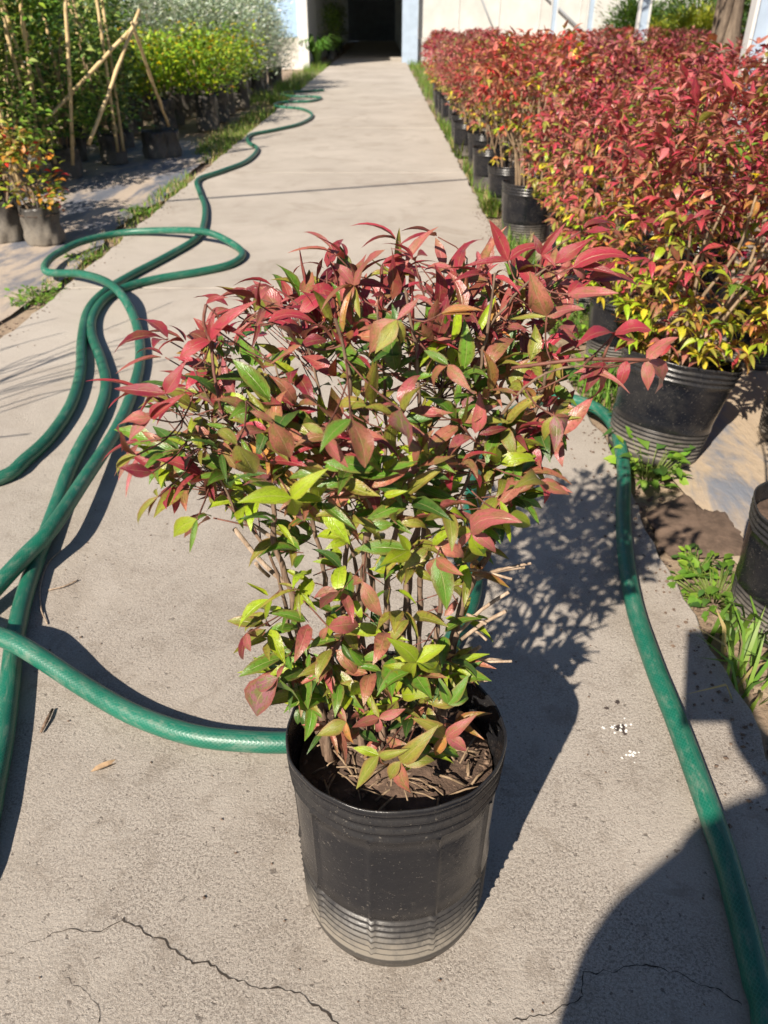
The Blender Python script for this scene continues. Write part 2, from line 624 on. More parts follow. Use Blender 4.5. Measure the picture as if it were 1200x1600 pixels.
# colour + how far it is mottled with green
C_RED = (0.33, 0.034, 0.056, 0.22)
C_PINK = (0.38, 0.105, 0.105, 0.40)
C_BURG = (0.20, 0.022, 0.040, 0.25)
C_BROWNPINK = (0.35, 0.13, 0.085, 0.55)
C_ORANGE = (0.42, 0.18, 0.05, 0.5)
C_OLIVE = (0.25, 0.25, 0.040, 0.45)
C_GREEN = (0.10, 0.215, 0.022, 0.36)
C_DGREEN = (0.050, 0.120, 0.022, 0.1)
C_LIME = (0.27, 0.37, 0.018, 0.24)
C_YEL = (0.46, 0.38, 0.030, 0.2)
C_PURP = (0.26, 0.11, 0.12, 0.75)


def pick(r, table):
    x = r.random() * sum(w_ for w_, _ in table)
    for w_, c in table:
        x -= w_
        if x <= 0:
            return c
    return table[-1][1]


# ------------------------------------------------------------------ the setting
g = MB()
N = 60
for j in range(N + 1):
    for i in range(N + 1):
        fx = (i / N - 0.5) * 2
        fy = (j / N - 0.5) * 2
        x = math.copysign(abs(fx) ** 3, fx) * 150
        y = 8 + math.copysign(abs(fy) ** 3, fy) * 150
        z = -0.045 + 0.012 * math.sin(x * 2.1 + y * 0.7) * math.sin(y * 1.7)
        g.v.append((x, y, z - 0.01))
        g.uv.append((0, 0))
        g.c.append((1, 1, 1, 1))
for j in range(N):
    for i in range(N):
        a = j * (N + 1) + i
        g.f.append((a, a + 1, a + N + 2, a + N + 1))
tag(g.build('ground', GROUND), kind='structure')

PXL, PXR = -1.42, 0.62
path = tag(empty('path'), kind='structure')


def edge_noise(t, seed):
    return 0.006 * math.sin(t * 7.1 + seed) + 0.005 * math.sin(t * 19.3 + seed * 2) + 0.004 * math.sin(t * 47 + seed * 3) + 0.003 * math.sin(t * 101 + seed)


def slab(y0, y1, xl, xr, seed, step=0.05):
    pts = []
    n = max(4, int((y1 - y0) / step))
    m = max(4, int((xr - xl) / step))
    for i in range(n):
        y = y0 + (y1 - y0) * i / n
        pts.append((xr + edge_noise(y, 1.0), y))
    for i in range(m):
        x = xr + (xl - xr) * i / m
        pts.append((x, y1 + 0.4 * edge_noise(x, seed)))
    for i in range(n):
        y = y1 + (y0 - y1) * i / n
        pts.append((xl + edge_noise(y, 4.0), y))
    for i in range(m):
        x = xl + (xr - xl) * i / m
        pts.append((x, y0 + 0.4 * edge_noise(x, seed + 9)))
    cx, cy = (xl + xr) / 2, (y0 + y1) / 2
    k = len(pts)
    def ring(ins, z):
        out = []
        for x, y in pts:
            out.append((x - math.copysign(ins, x - cx) * (1 if abs(x - cx) > (xr - xl) / 2 - 0.06 else 0),
                        y - math.copysign(ins, y - cy) * (1 if abs(y - cy) > (y1 - y0) / 2 - 0.06 else 0), z))
        return out
    mb = MB()
    vs = ring(0, -0.10) + ring(0, -0.006) + ring(0.001, -0.002) + ring(0.004, 0.0)
    fs = []
    for q in range(3):
        for i in range(k):
            i2 = (i + 1) % k
            fs.append((q * k + i, q * k + i2, (q + 1) * k + i2, (q + 1) * k + i))
    fs.append(tuple(3 * k + i for i in range(k)))
    mb.add(vs, fs)
    return mb.build('slab', CONC, path, smooth=False)


ys = [-3.2, 3.40, 6.45, 9.4, 12.6, 16.0, 20.0, 24.8, 37, 52]
slabs = []
for i in range(len(ys) - 1):
    slabs.append(slab(ys[i] + (0.003 if i < 3 else .010), ys[i + 1] - (0.003 if i < 2 else .010), PXL, PXR, i * 1.7, 0.05 if i < 3 else 0.25))

for q in ys[1:-1]:
    mb = MB()
    mb.box((PXL + .004, q - .016, -.06), (PXR - .004, q + .016, -.0035))
    mb.build('joint_filler', CRACK, path, False)

# cracks
def crack(pts_px, w0, w1, seed, parent):
    r = random.Random(seed)
    P = [gp(x, y) for x, y in pts_px]
    L = []
    for a, b in zip(P[:-1], P[1:]):
        n = max(2, int((b - a).length / 0.005))
        for k in range(n):
            L.append(a.lerp(b, k / n))
    L.append(P[-1])
    off = 0
    vs, fs = [], []
    for i, p in enumerate(L):
        a = L[max(0, i - 1)]
        b = L[min(len(L) - 1, i + 1)]
        d = (b - a).normalized()
        nrm = Vector((-d.y, d.x, 0))
        off = off * 0.78 + r.uniform(-0.0030, 0.0030)
        t = i / (len(L) - 1)
        ww = (w0 + (w1 - w0) * t) * r.uniform(0.12, 1.0) * 0.36 * (1.9 if r.random() < .07 else 1)
        q = p + nrm * off
        vs += [(q.x + nrm.x * ww, q.y + nrm.y * ww, 0.0007), (q.x - nrm.x * ww, q.y - nrm.y * ww, 0.0007)]
        if i:
            fs.append((2 * i - 2, 2 * i - 1, 2 * i + 1, 2 * i))
    mb = MB()
    mb.add(vs, fs)
    mb.build('crack', CRACK, parent)


crack([(0, 1493), (40, 1478), (95, 1452), (150, 1455), (190, 1438)], 0.0010, 0.0022, 1, slabs[0])
crack([(190, 1438), (240, 1464), (300, 1507), (325, 1504), (360, 1525), (388, 1535), (440, 1545), (480, 1560), (515, 1588), (545, 1612)], 0.0036, 0.0048, 2, slabs[0])
crack([(800, 1592), (880, 1574), (915, 1560), (918, 1525), (970, 1517), (1010, 1508), (1060, 1520), (1110, 1540), (1160, 1565)], 0.0020, 0.0028, 3, slabs[0])
crack([(100, 1520), (125, 1545), (145, 1575), (150, 1600)], 0.001, 0.0015, 4, slabs[0])

# dropping on the concrete
def blotch(name, x, y, r0, seed, mat, parent, h=0.0016):
    r = random.Random(seed)
    c = gp(x, y)
    n = 18
    vs = [(c.x, c.y, h)]
    for k in range(n):
        a = 2 * math.pi * k / n
        rr = r0 * r.uniform(0.45, 1.15)
        vs.append((c.x + rr * math.cos(a), c.y + rr * math.sin(a), 0.0006))
    mb = MB()
    mb.add(vs, [(0, 1 + k, 1 + (k + 1) % n) for k in range(n)])
    return mb.build(name, mat, parent)


sr = random.Random(8)
blots = [(970, 1138, 0.010, STAIND), (948, 1107, 0.005, STAIND), (965, 1098, 0.006, STAIND), (976, 1146, .005, STAIND)]
for k in range(26):
    cx0, cy0, sp0 = ((962, 1137, 13), (988, 1178, 9))[k % 3 == 0]
    blots.append((cx0 + sr.gauss(0, sp0), cy0 + sr.gauss(0, sp0 * .6), sr.uniform(.0012, .0042), STAINW))
for i, (x, y, r0, mt) in enumerate(blots):
    blotch('stain', x, y, r0, 80 + i, mt, slabs[0], 0.0012 + 0.00005 * i)

# ground sheets beside the path
def sheet(name, x0, x1, y0, y1, z, seed, nx, ny, amp, mat):
    r = random.Random(seed)
    vs, fs = [], []
    for j in range(ny + 1):
        for i in range(nx + 1):
            x = x0 + (x1 - x0) * i / nx
            y = y0 + (y1 - y0) * j / ny
            if i in (0, nx):
                x += 0.03 * math.sin(y * 3 + seed) + r.uniform(-0.02, 0.02)
            zz = z + amp * (0.5 + 0.5 * math.sin(x * 9 + y * 4 + seed) * math.sin(y * 6.3 - x * 3)) + r.uniform(0, amp * 0.5)
            vs.append((x, y, zz))
    for j in range(ny):
        for i in range(nx):
            a = j * (nx + 1) + i
            fs.append((a, a + 1, a + nx + 2, a + nx + 1))
    mb = MB()
    mb.add(vs, fs)
    return mb.build(name, mat)


tag(sheet('ground_fabric', -6.0, -1.54, -0.5, 8.6, -0.040, 3, 50, 90, 0.010, SHEET_L),
    'dusty dark weed fabric on the soil under the plants with bamboo canes', 'ground sheet')
tag(sheet('plastic_sheet', 0.80, 6.0, 0.55, 14.0, -0.040, 5, 60, 120, 0.008, SHEET_R),
    'sandy plastic sheet on the soil under the red-leaved pots', 'ground sheet')


def patch(name, pts, z, mat, label, cat):
    c = sum((Vector(p) for p in pts), Vector()) / len(pts)
    r = random.Random(4)
    ring = []
    n = len(pts)
    for i in range(n):
        a, b = pts[i], pts[(i + 1) % n]
        for k in range(6):
            p = a.lerp(b, k / 6)
            ring.append((p.x + r.uniform(-.006, .006), p.y + r.uniform(-.006, .006), z - 0.004))
    m = len(ring)
    inner = [(c.x + (x - c.x) * 0.85, c.y + (y - c.y) * 0.85, z + r.uniform(0.0, .004)) for x, y, _ in ring]
    mb = MB()
    mb.add(ring + inner + [(c.x, c.y, z + .004)],
           [(i, (i + 1) % m, m + (i + 1) % m, m + i) for i in range(m)] + [(m + i, m + (i + 1) % m, 2 * m) for i in range(m)])
    return tag(mb.build(name, mat), label, cat)


patch('mud_patch', [gp(x, y, -0.03) for x, y in [(1010, 800), (1070, 770), (1095, 795), (1130, 800), (1160, 835), (1172, 862), (1120, 872), (1060, 876), (1030, 855)]],
      -0.026, MUD, 'patch of damp brown mud between the concrete path and the pots', 'mud')

# ------------------------------------------------------------------ the green hose
HR = 0.0176


def hp(lst):
    out = []
    for q in lst:
        x, y = q[0], q[1]
        z = q[2] if len(q) > 2 else 0.0
        out.append(gp(x, y, HR + z))
    return out


A = hp([(506, 141), (470, 143), (440, 146), (452, 150), (500, 152), (486, 158), (440, 160), (430, 166), (470, 170), (488, 180), (470, 193), (430, 203), (392, 211), (388, 222), (402, 233), (385, 252), (345, 268),
        (310, 281), (312, 300), (320, 322), (318, 352), (305, 374), (262, 400), (205, 430), (165, 455), (138, 485), (128, 530), (126, 580),
        (112, 630), (80, 680), (40, 718), (0, 747)])
turn1 = [Vector((-1.14, 1.60, HR)), Vector((-1.42, 1.35, HR)), Vector((-1.40, 1.0, HR)), Vector((-1.12, .88, HR))]
C_ = hp([(-115, 1035, 0.0), (-55, 972, 0.006), (-10, 922, 0.02), (40, 868, 0.036), (80, 826, 0.044), (130, 752, 0.032), (180, 675, 0.008), (208, 610), (219, 560), (214, 510), (193, 465, 0.035), (165, 440, 0.05), (125, 428, 0.03), (90, 427), (72, 424)])
B = hp([(72, 412), (90, 396), (130, 377), (190, 364), (260, 360, 0.02), (318, 362, 0.046), (355, 376, 0.02), (379, 396), (360, 413), (310, 425), (255, 434), (205, 446), (168, 464), (147, 490), (143, 520),
        (157, 560), (166, 600), (155, 645), (130, 690), (108, 735), (90, 785), (70, 840), (48, 900), (32, 955), (22, 1010), (14, 1080), (5, 1150), (-8, 1220), (-28, 1310)])
turn2 = [Vector((-0.565, 0.56, HR)), Vector((-0.63, 0.40, HR)), Vector((-0.95, 0.32, HR)), Vector((-1.25, 0.62, HR)), Vector((-1.22, 1.02, HR)), Vector((-1.0, 1.15, HR + .03))]
D = hp([(-60, 984, 0.04), (-20, 990, 0.042), (15, 1000, 0.044), (60, 1026, 0.03), (130, 1072, 0.008), (210, 1117), (300, 1148), (380, 1158), (460, 1160), (540, 1152), (610, 1120), (670, 1060), (715, 985), (738, 930), (742, 870),
        (735, 800), (745, 730), (785, 660), (840, 625), (890, 624), (935, 640), (962, 672), (974, 730), (974, 800), (978, 870), (992, 950), (1022, 1040),
        (1058, 1130), (1095, 1230), (1130, 1330), (1160, 1440), (1184, 1540), (1200, 1620)])
tail = [Vector((0.35, 0.25, HR)), Vector((0.38, -0.2, HR)), Vector((0.45, -1.2, HR))]
hose_pts = smooth_path(A + turn1 + C_ + B + turn2 + D + tail, 0.02)
hm = MB()
hm.tube(hose_pts, HR, 16)
tag(hm.build('garden_hose', HOSE), 'long green braided hose looping over the concrete path and behind the pot', 'hose')

# ------------------------------------------------------------------ pots
def pot_profile(rt, rb, H, fine=True):
    pr = [(0.0, 0.004), (rb * 0.90, 0.004), (rb * 0.965, 0.0), (rb, 0.006)]
    r_at = lambda z: rb + (rt - rb) * (z / H)
    z0, z1, nr = 0.085 * H, 0.37 * H, 7
    steps = 8 if fine else 6
    for k in range(nr * steps + 1):
        t = k / (nr * steps)
        z = z0 + (z1 - z0) * t
        s = 0.5 + 0.5 * math.cos(2 * math.pi * t * nr)
        pr.append((r_at(z) + (0.0050 * s ** 1.6 - 0.0015) * (rt / 0.125), z))
    for k in range(1, 7):
        z = z1 + (0.83 * H - z1) * k / 7
        pr.append((r_at(z) + 0.0005, z))
    for zz, dr in ((.825, .0005), (.833, .003), (.846, .0036), (.853, .0008), (.872, .0006), (.880, .0036), (.893, .0042), (.900, .001), (.918, .0008), (.926, .0036), (.940, .0042), (.947, .0014), (.962, .0012), (.970, .0034), (.988, .0038), (.998, .0032), (1.0, .0020), (.998, .0008), (.985, .0003)):
        pr.append((r_at(zz * H) + dr * (rt / 0.125), zz * H))
    for zz in (.8, .5, .12):
        pr.append((r_at(zz * H) - 0.003, zz * H))
    return pr


def pot_mesh(name, rt, rb, H, n, seams, wob, seed, mat, fine=True):
    r = random.Random(seed)
    ph = [r.uniform(0, 6.28) for _ in range(6)]
    def disp(a, z, j):
        t = max(0, z / H)
        k = round(a / (2 * math.pi) * n)
        d = wob * t * t * (math.sin(2 * a + ph[0]) * 0.6 + math.sin(3 * a + ph[1]) * 0.35 + math.sin(7 * a + ph[2]) * 0.12 + math.sin(17 * a + ph[4]) * 0.05)
        if seams and 0.1 < t < 0.84 and k % (n // seams) == 2:
            d += 0.0028
        dz = wob * 0.8 * max(0, t - 0.8) * 5 * (math.sin(2 * a + ph[3]) * 0.5 + math.sin(5 * a + ph[5]) * 0.25 + 0.12 * math.sin(13 * a + ph[1]))
        return d, dz
    mb = MB()
    prof = pot_profile(rt, rb, H, fine)
    cc = []
    for j in range(len(prof)):
        a_, b_ = prof[max(0, j - 1)], prof[min(len(prof) - 1, j + 1)]
        sl_ = (a_[0] - b_[0]) / max(1e-5, abs(b_[1] - a_[1]))
        q = min(1.0, max(0.0, sl_ * 1.1)) if a_[1] < b_[1] else 0.3
        cc += [(q, q, q, 1)] * n
    vs_, fs_, uv_ = lathe(prof, n, disp)
    mb.add(vs_, fs_, uv_, cc)
    me = mb.mesh(name)
    me.materials.append(mat)
    return me


def soil_mesh(name, rad, z, seed, amp=0.012):
    r = random.Random(seed)
    vs, fs = [(0, 0, z + amp)], []
    n, rings = 28, 7
    for q in range(1, rings + 1):
        for k in range(n):
            a = 2 * math.pi * k / n
            rr = rad * q / rings
            vs.append((rr * math.cos(a), rr * math.sin(a), z + amp * (1 - (q / rings) ** 2) + r.uniform(-.5, .5) * amp * (0.6 if q < rings else 0)))
    for k in range(n):
        fs.append((0, 1 + k, 1 + (k + 1) % n))
    for q in range(rings - 1):
        for k in range(n):
            a, b = 1 + q * n + k, 1 + q * n + (k + 1) % n
            fs.append((a, a + n, b + n, b))
    mb = MB()
    mb.add(vs, fs)
    me = mb.mesh(name)
    me.materials.append(SOIL)
    return me


# ------------------------------------------------------------------ the main plant
PC = Vector((0.014, 0.617, 0.0))
PH, PRT, PRB = 0.312, 0.120, 0.1170
plant = empty('potted_nandina', PC)
tag(plant, 'large nandina with red and green leaves in a black ribbed pot on the concrete path', 'potted plant')
pot = link('pot', pot_mesh('pot', PRT, PRB, PH, 180, 10, 0.0055, 3, POT), None, plant)
link('soil', soil_mesh('soil', PRT - 0.004, 0.250, 5, 0.022), None, pot)
for a in range(8):
    an = R(-90 + 22 + a * 45)
    hb = MB()
    n = 14
    rr = PRB + 0.0012
    vs = [(rr * math.cos(an), rr * math.sin(an), 0.011)]
    for k in range(n):
        t = 2 * math.pi * k / n
        aa = an + 0.0085 * math.cos(t) / rr
        vs.append((rr * math.cos(aa) * 1.0, rr * math.sin(aa), 0.0125 + 0.0062 * math.sin(t)))
    hb.add(vs, [(0, 1 + k, 1 + (k + 1) % n) for k in range(n)])
    hb.build('drain_hole_disc', CRACK, pot)  # flat dark disc on the wall, painted as the shade inside a hole

prng = random.Random(21)
wig = lambda p, s: p + Vector((prng.uniform(-s, s), prng.uniform(-s, s), prng.uniform(-s, s)))

stems_px = [
    ([(505, 1135), (492, 1060), (470, 1000), (450, 915), (432, 850), (420, 780), (400, 700), (380, 620)], .0068, .60),
    ([(520, 1140), (520, 1000), (505, 880), (480, 770), (455, 660), (430, 570)], .0050, .63),
    ([(560, 1130), (565, 1000), (568, 880), (572, 780), (560, 700), (540, 590), (530, 500)], .0062, .61),
    ([(590, 1130), (600, 1000), (610, 880), (635, 770), (650, 680), (655, 560), (640, 450)], .0058, .64),
    ([(610, 1120), (628, 980), (640, 860), (690, 740), (735, 640), (760, 520), (780, 430)], .0052, .66),
    ([(690, 1120), (702, 1040), (715, 965), (735, 905), (770, 850), (790, 770), (830, 660), (860, 560)], .0070, .63),
    ([(640, 1110), (650, 1000), (660, 880), (665, 800), (700, 690), (730, 560), (800, 470), (850, 420)], .0048, .69),
    ([(665, 1120), (690, 980), (700, 860), (720, 760), (790, 640), (850, 590), (905, 565)], .0042, .60),
    ([(545, 1120), (535, 960), (545, 820), (530, 720), (500, 620), (470, 500)], .0045, .67),
    ([(620, 1130), (590, 950), (580, 840), (600, 720), (605, 600), (590, 480)], .0045, .68),
    ([(500, 1120), (455, 1010), (425, 880), (372, 800), (330, 720), (280, 660)], .0040, .61),
    ([(575, 1140), (560, 930), (530, 830), (445, 740), (340, 640), (310, 570)], .0036, .65),
    ([(680, 1110), (725, 950), (740, 850), (800, 760), (850, 700), (880, 650)], .0038, .64),
    ([(650, 1110), (640, 940), (655, 830), (660, 720), (690, 600), (700, 480)], .0040, .72),
]
stem_pts = []
SM = []
for px, r0, Y in stems_px:
    P = [yp(x, y, Y + 0.012 * prng.uniform(-1, 1)) - PC for x, y in px]
    base = Vector((P[0].x * 0.9, P[0].y * 0.5, 0.225))
    P = [base] + [wig(p, .004) for p in P[1:]]
    sp = smooth_path(P, 0.012)
    sp = [p + Vector((prng.uniform(-1, 1), prng.uniform(-1, 1), 0)) * 0.0012 for p in sp]
    n = len(sp)
    rad = [r0 * (0.92 - 0.74 * i / n) * (1 + 0.14 * math.sin(i * 2.3) + prng.uniform(-.1, .1)) for i in range(n)]
    mb = MB()
    mb.tube(sp, rad, 8)
    mb.build('stem', BARK, plant)
    stem_pts += sp[int(n * 0.2):]

# cut stubs on the right flank and a few broken twigs on the left
stubs = [((715, 990), (795, 925), .0020), ((720, 1000), (790, 955), .0022), ((705, 1030), (750, 1010), .0024), ((725, 1030), (785, 1032), .0020), ((725, 1035), (800, 1033), .0016),
         ((745, 905), (820, 885), .0024), ((750, 900), (830, 880), .0014), ((735, 890), (800, 905), .0014), ((710, 1045), (740, 1050), .0022), ((730, 960), (760, 975), .0018),
         ((740, 985), (760, 1000), .0014), ((470, 930), (366, 826), .0026), ((440, 850), (380, 812), .0022), ((420, 900), (400, 880), .0020), ((700, 1060), (765, 1062), .0016)]
for (a, b, r0) in stubs:
    Ya = 0.62
    p0 = yp(a[0], a[1], Ya) - PC
    p1 = yp(b[0], b[1], Ya - prng.uniform(-0.01, .03)) - PC
    mb = MB()
    pm = wig((p0 + p1) / 2, .004)
    mb.tube(smooth_path([p0, pm, p1], .012), r0, 6)
    mb.build('stub', STUB, plant)

DY = [(330, .75), (400, .72), (450, .69), (550, .62), (650, .55), (730, .505), (800, .51), (900, .535), (1000, .54), (1100, .545), (1200, .515), (1260, .50)]


def depthY(y):
    for (a, ya), (b, yb) in zip(DY[:-1], DY[1:]):
        if y <= b:
            t = max(0, (y - a) / (b - a))
            return ya + (yb - ya) * t
    return DY[-1][1]


leaves = []      # (M, kind, idx, colour, priority)


def put_leaf(base, tip, nrm, kind, idx, c, pri, wscale=1.0):
    d = tip - base
    leaves.append((leaf_mat4(base, d, nrm, d.length * 1.06, wscale), kind, idx, c, pri))


petm = MB()
RED, PNK, BUR, BRP, ORG, OLV, GRN, DGR, LIM, YEL, PUR = C_RED, C_PINK, C_BURG, C_BROWNPINK, C_ORANGE, C_OLIVE, C_GREEN, C_DGREEN, C_LIME, C_YEL, C_PURP
hand = [  # node, tips (x, y, colour, kind)
    ((959, 523), [(1021, 494, RED, 'w'), (925, 494, RED, 'h'), (996, 528, RED, 'h')], .62),
    ((1010, 562), [(1056, 519, PNK, 'w'), (1067, 607, PNK, 'w'), (1010, 609, PNK, 'w')], .62),
    ((978, 563), [(968, 603, RED, 'h'), (946, 560, BUR, 'n')], .62),
    ((943, 565), [(950, 633, RED, 'h'), (904, 588, BUR, 'w'), (915, 610, BUR, 'h')], .62),  # burgundy on the wide leaf paints its shaded look
    ((794, 407), [(765, 346, RED, 'h'), (835, 357, RED, 'h'), (735, 402, RED, 'n'), (812, 372, BUR, 'h')], .72),
    ((846, 398), [(877, 354, RED, 'n'), (835, 370, BUR, 'h'), (868, 405, RED, 'h')], .71),
    ((868, 411), [(919, 368, RED, 'h'), (905, 395, BUR, 'n')], .70),
    ((895, 418), [(968, 359, RED, 'h'), (967, 413, BUR, 'n'), (930, 435, PNK, 'h')], .69),
    ((888, 460), [(955, 443, PNK, 'h'), (915, 425, RED, 'h')], .68),
    ((854, 494), [(909, 474, PNK, 'w'), (835, 445, BRP, 'w'), (800, 505, OLV, 'h')], .63),
    ((598, 412), [(684, 408, RED, 'h'), (640, 383, RED, 'h'), (590, 450, BUR, 'n')], .72),
    ((552, 446), [(582, 385, PNK, 'w'), (527, 405, PNK, 'h'), (618, 437, BUR, 'n'), (495, 447, BRP, 'n'), (565, 495, OLV, 'h'), (532, 472, BRP, 'h')], .69),
    ((329, 532), [(366, 462, RED, 'h'), (276, 530, RED, 'h'), (330, 485, RED, 'n')], .62),
    ((333, 512), [(372, 510, RED, 'n')], .62),
    ((322, 476), [(342, 457, RED, 'n')], .62),
    ((259, 615), [(282, 566, RED, 'h'), (189, 613, BUR, 'h')], .57),
    ((236, 653), [(182, 648, PNK, 'w'), (263, 616, RED, 'h'), (232, 622, RED, 'n'), (195, 685, PNK, 'h')], .56),
    ((214, 711), [(148, 738, OLV, 'n'), (168, 677, BUR, 'w'), (160, 715, OLV, 'n')], .53),
    ((238, 738), [(192, 726, BUR, 'w')], .52),
    ((247, 776), [(185, 816, OLV, 'n'), (222, 805, BRP, 'n'), (236, 752, OLV, 'n')], .51),
    ((308, 812), [(256, 840, LIM, 'h'), (292, 858, GRN, 'n'), (330, 790, GRN, 'h')], .51),
    ((407, 478), [(396, 434, BUR, 'h'), (412, 455, BUR, 'h')], .66),
    ((420, 502), [(472, 462, RED, 'h'), (440, 490, BRP, 'n')], .65),
    ((548, 655), [(585, 731, BRP, 'w'), (500, 690, GRN, 'h')], .50),
    ((626, 640), [(620, 722, PUR, 'w')], .50),
    ((426, 660), [(451, 727, BRP, 'w'), (395, 640, BRP, 'h')], .505),
    ((505, 677), [(538, 725, PNK, 'h'), (470, 655, OLV, 'h')], .50),
    ((370, 695), [(395, 756, OLV, 'w'), (340, 650, OLV, 'h')], .505),
    ((456, 778), [(383, 776, LIM, 'h'), (513, 771, LIM, 'h'), (474, 742, LIM, 'h'), (471, 812, LIM, 'h')], .50),
    ((651, 1034), [(700, 1048, LIM, 'w'), (688, 1006, LIM, 'w'), (629, 1075, LIM, 'h'), (679, 1078, LIM, 'h'), (620, 1010, LIM, 'h')], .52),
    ((513, 980), [(572, 975, PNK, 'w'), (490, 1010, BRP, 'h')], .53),
    ((592, 1122), [(631, 1109, PNK, 'h'), (548, 1138, PNK, 'h'), (592, 1157, PNK, 'h'), (575, 1090, OLV, 'h')], .535),
    ((626, 1190), [(671, 1190, OLV, 'h'), (634, 1252, BRP, 'h'), (596, 1224, OLV, 'h'), (650, 1160, OLV, 'h')], .515),
    ((592, 1180), [(553, 1167, LIM, 'h'), (566, 1224, OLV, 'h'), (600, 1215, BRP, 'n'), (625, 1172, OLV, 'h')], .515),
    ((697, 1151), [(735, 1175, PNK, 'w'), (657, 1130, OLV, 'h'), (676, 1190, ORG, 'h'), (722, 1128, PNK, 'h')], .54),
    ((541, 1128), [(496, 1147, OLV, 'w'), (520, 1095, BRP, 'h'), (505, 1170, PNK, 'h'), (548, 1165, ORG, 'h')], .53),
    ((434, 1059), [(370, 1079, PUR, 'h'), (372, 1136, PUR, 'h'), (475, 1122, GRN, 'w'), (440, 1030, PNK, 'h')], .54),
    ((385, 990), [(359, 1050, BUR, 'n'), (395, 1022, PNK, 'h'), (420, 985, BRP, 'h')], .56),
    ((682, 872), [(698, 952, GRN, 'w'), (665, 915, BRP, 'w'), (712, 890, BRP, 'h')], .53),
    ((567, 909), [(595, 971, BRP, 'h'), (530, 905, BRP, 'h')], .53),
    ((842, 752), [(893, 769, BRP, 'h'), (815, 770, BRP, 'h'), (850, 720, OLV, 'h')], .55),
    ((867, 650), [(869, 702, PUR, 'w'), (916, 691, PUR, 'h'), (894, 645, BRP, 'h'), (840, 690, OLV, 'h')], .56),
    ((792, 808), [(840, 820, LIM, 'w'), (783, 782, LIM, 'h'), (800, 840, LIM, 'h')], .54),
    ((736, 832), [(785, 858, PNK, 'h'), (711, 864, PNK, 'h'), (738, 778, PNK, 'h'), (762, 880, LIM, 'h'), (700, 825, OLV, 'h')], .53),
    ((640, 860), [(600, 870, LIM, 'w'), (560, 850, GRN, 'h'), (620, 830, LIM, 'h')], .54),
    ((640, 1050), [(605, 1035, LIM, 'w'), (590, 1070, GRN, 'h')], .54),
    ((700, 1100), [(735, 1090, GRN, 'h'), (725, 1060, GRN, 'h'), (690, 1070, GRN, 'h')], .56),
    ((620, 500), [(585, 545, OLV, 'w'), (545, 555, BRP, 'w'), (660, 470, PNK, 'h'), (640, 540, OLV, 'h')], .60),
    ((690, 490), [(735, 480, ORG, 'h'), (668, 500, BRP, 'h'), (750, 470, ORG, 'n')], .62),
    ((700, 570), [(725, 600, BRP, 'h'), (645, 605, BRP, 'h'), (665, 545, GRN, 'h')], .55),
    ((470, 540), [(430, 575, BRP, 'h'), (512, 520, BUR, 'w'), (445, 500, BRP, 'w')], .61),
]
seed_i = 0
for (nx, ny), tips, Y in hand:
    node = yp(nx, ny, Y) - PC
    near = min(stem_pts, key=lambda q: (q - node).length + max(0, q.z - node.z) * 0.7)
    mid = (near + node) / 2 - Vector((0, -0.01, 0.008))
    petm.tube(smooth_path([near, mid, node], .015), [.0008] * len(smooth_path([near, mid, node], .015)), 5)
    for (tx, ty, c, kd) in tips:
        seed_i += 1
        tip = yp(tx, ty, Y - prng.uniform(-0.018, 0.028)) - PC
        up = Vector((prng.uniform(-.35, .35) - .2, -0.55 + prng.uniform(-.3, .3), 0.75))
        put_leaf(node, tip, up, kd, seed_i, jit(c, prng, .15), 10)

OUT = [(360, 770, 800), (400, 700, 900), (450, 480, 930), (500, 350, 900), (550, 300, 890), (600, 262, 892), (650, 235, 892), (700, 222, 885), (750, 240, 862),
       (790, 300, 830), (840, 365, 795), (900, 400, 765), (950, 400, 750), (1000, 385, 745), (1050, 400, 735), (1100, 440, 735), (1150, 500, 735), (1200, 560, 700)]


def xr_at(y):
    for (a, l0, r0), (b, l1, r1) in zip(OUT[:-1], OUT[1:]):
        if y <= b:
            t = max(0, (y - a) / (b - a))
            return l0 + (l1 - l0) * t, r0 + (r1 - r0) * t
    return OUT[-1][1:]


def node_leaves(node, out, n, L0, L1, colour, pri, kind='h', hang=0.0):
    """one compound leaf: n leaflets round a node"""
    out = out.normalized()
    side = out.cross(Vector((0, 0, 1)))
    side = side.normalized() if side.length > 1e-3 else Vector((1, 0, 0))
    for k in range(n):
        a = (k - (n - 1) / 2) * R(prng.uniform(38, 62)) if n > 1 else 0
        d = out * math.cos(a) + side * math.sin(a)
        d = (d + Vector((prng.uniform(-.25, .25), prng.uniform(-.25, .25), prng.uniform(-.35, .3) - hang * prng.uniform(.4, 1.2)))).normalized()
        L = prng.uniform(L0, L1) * (1.0 if abs(a) < 0.4 else 0.88)
        up = Vector((prng.uniform(-.5, .5) - .2 * hang, prng.uniform(-.5, .5) - .9 * hang, 1.0 - .3 * hang))
        b = node + d * 0.004
        leaves.append((leaf_mat4(b, d, up, L), kind, prng.randrange(100), jit(colour(), prng), pri + prng.uniform(-.5, .5)))


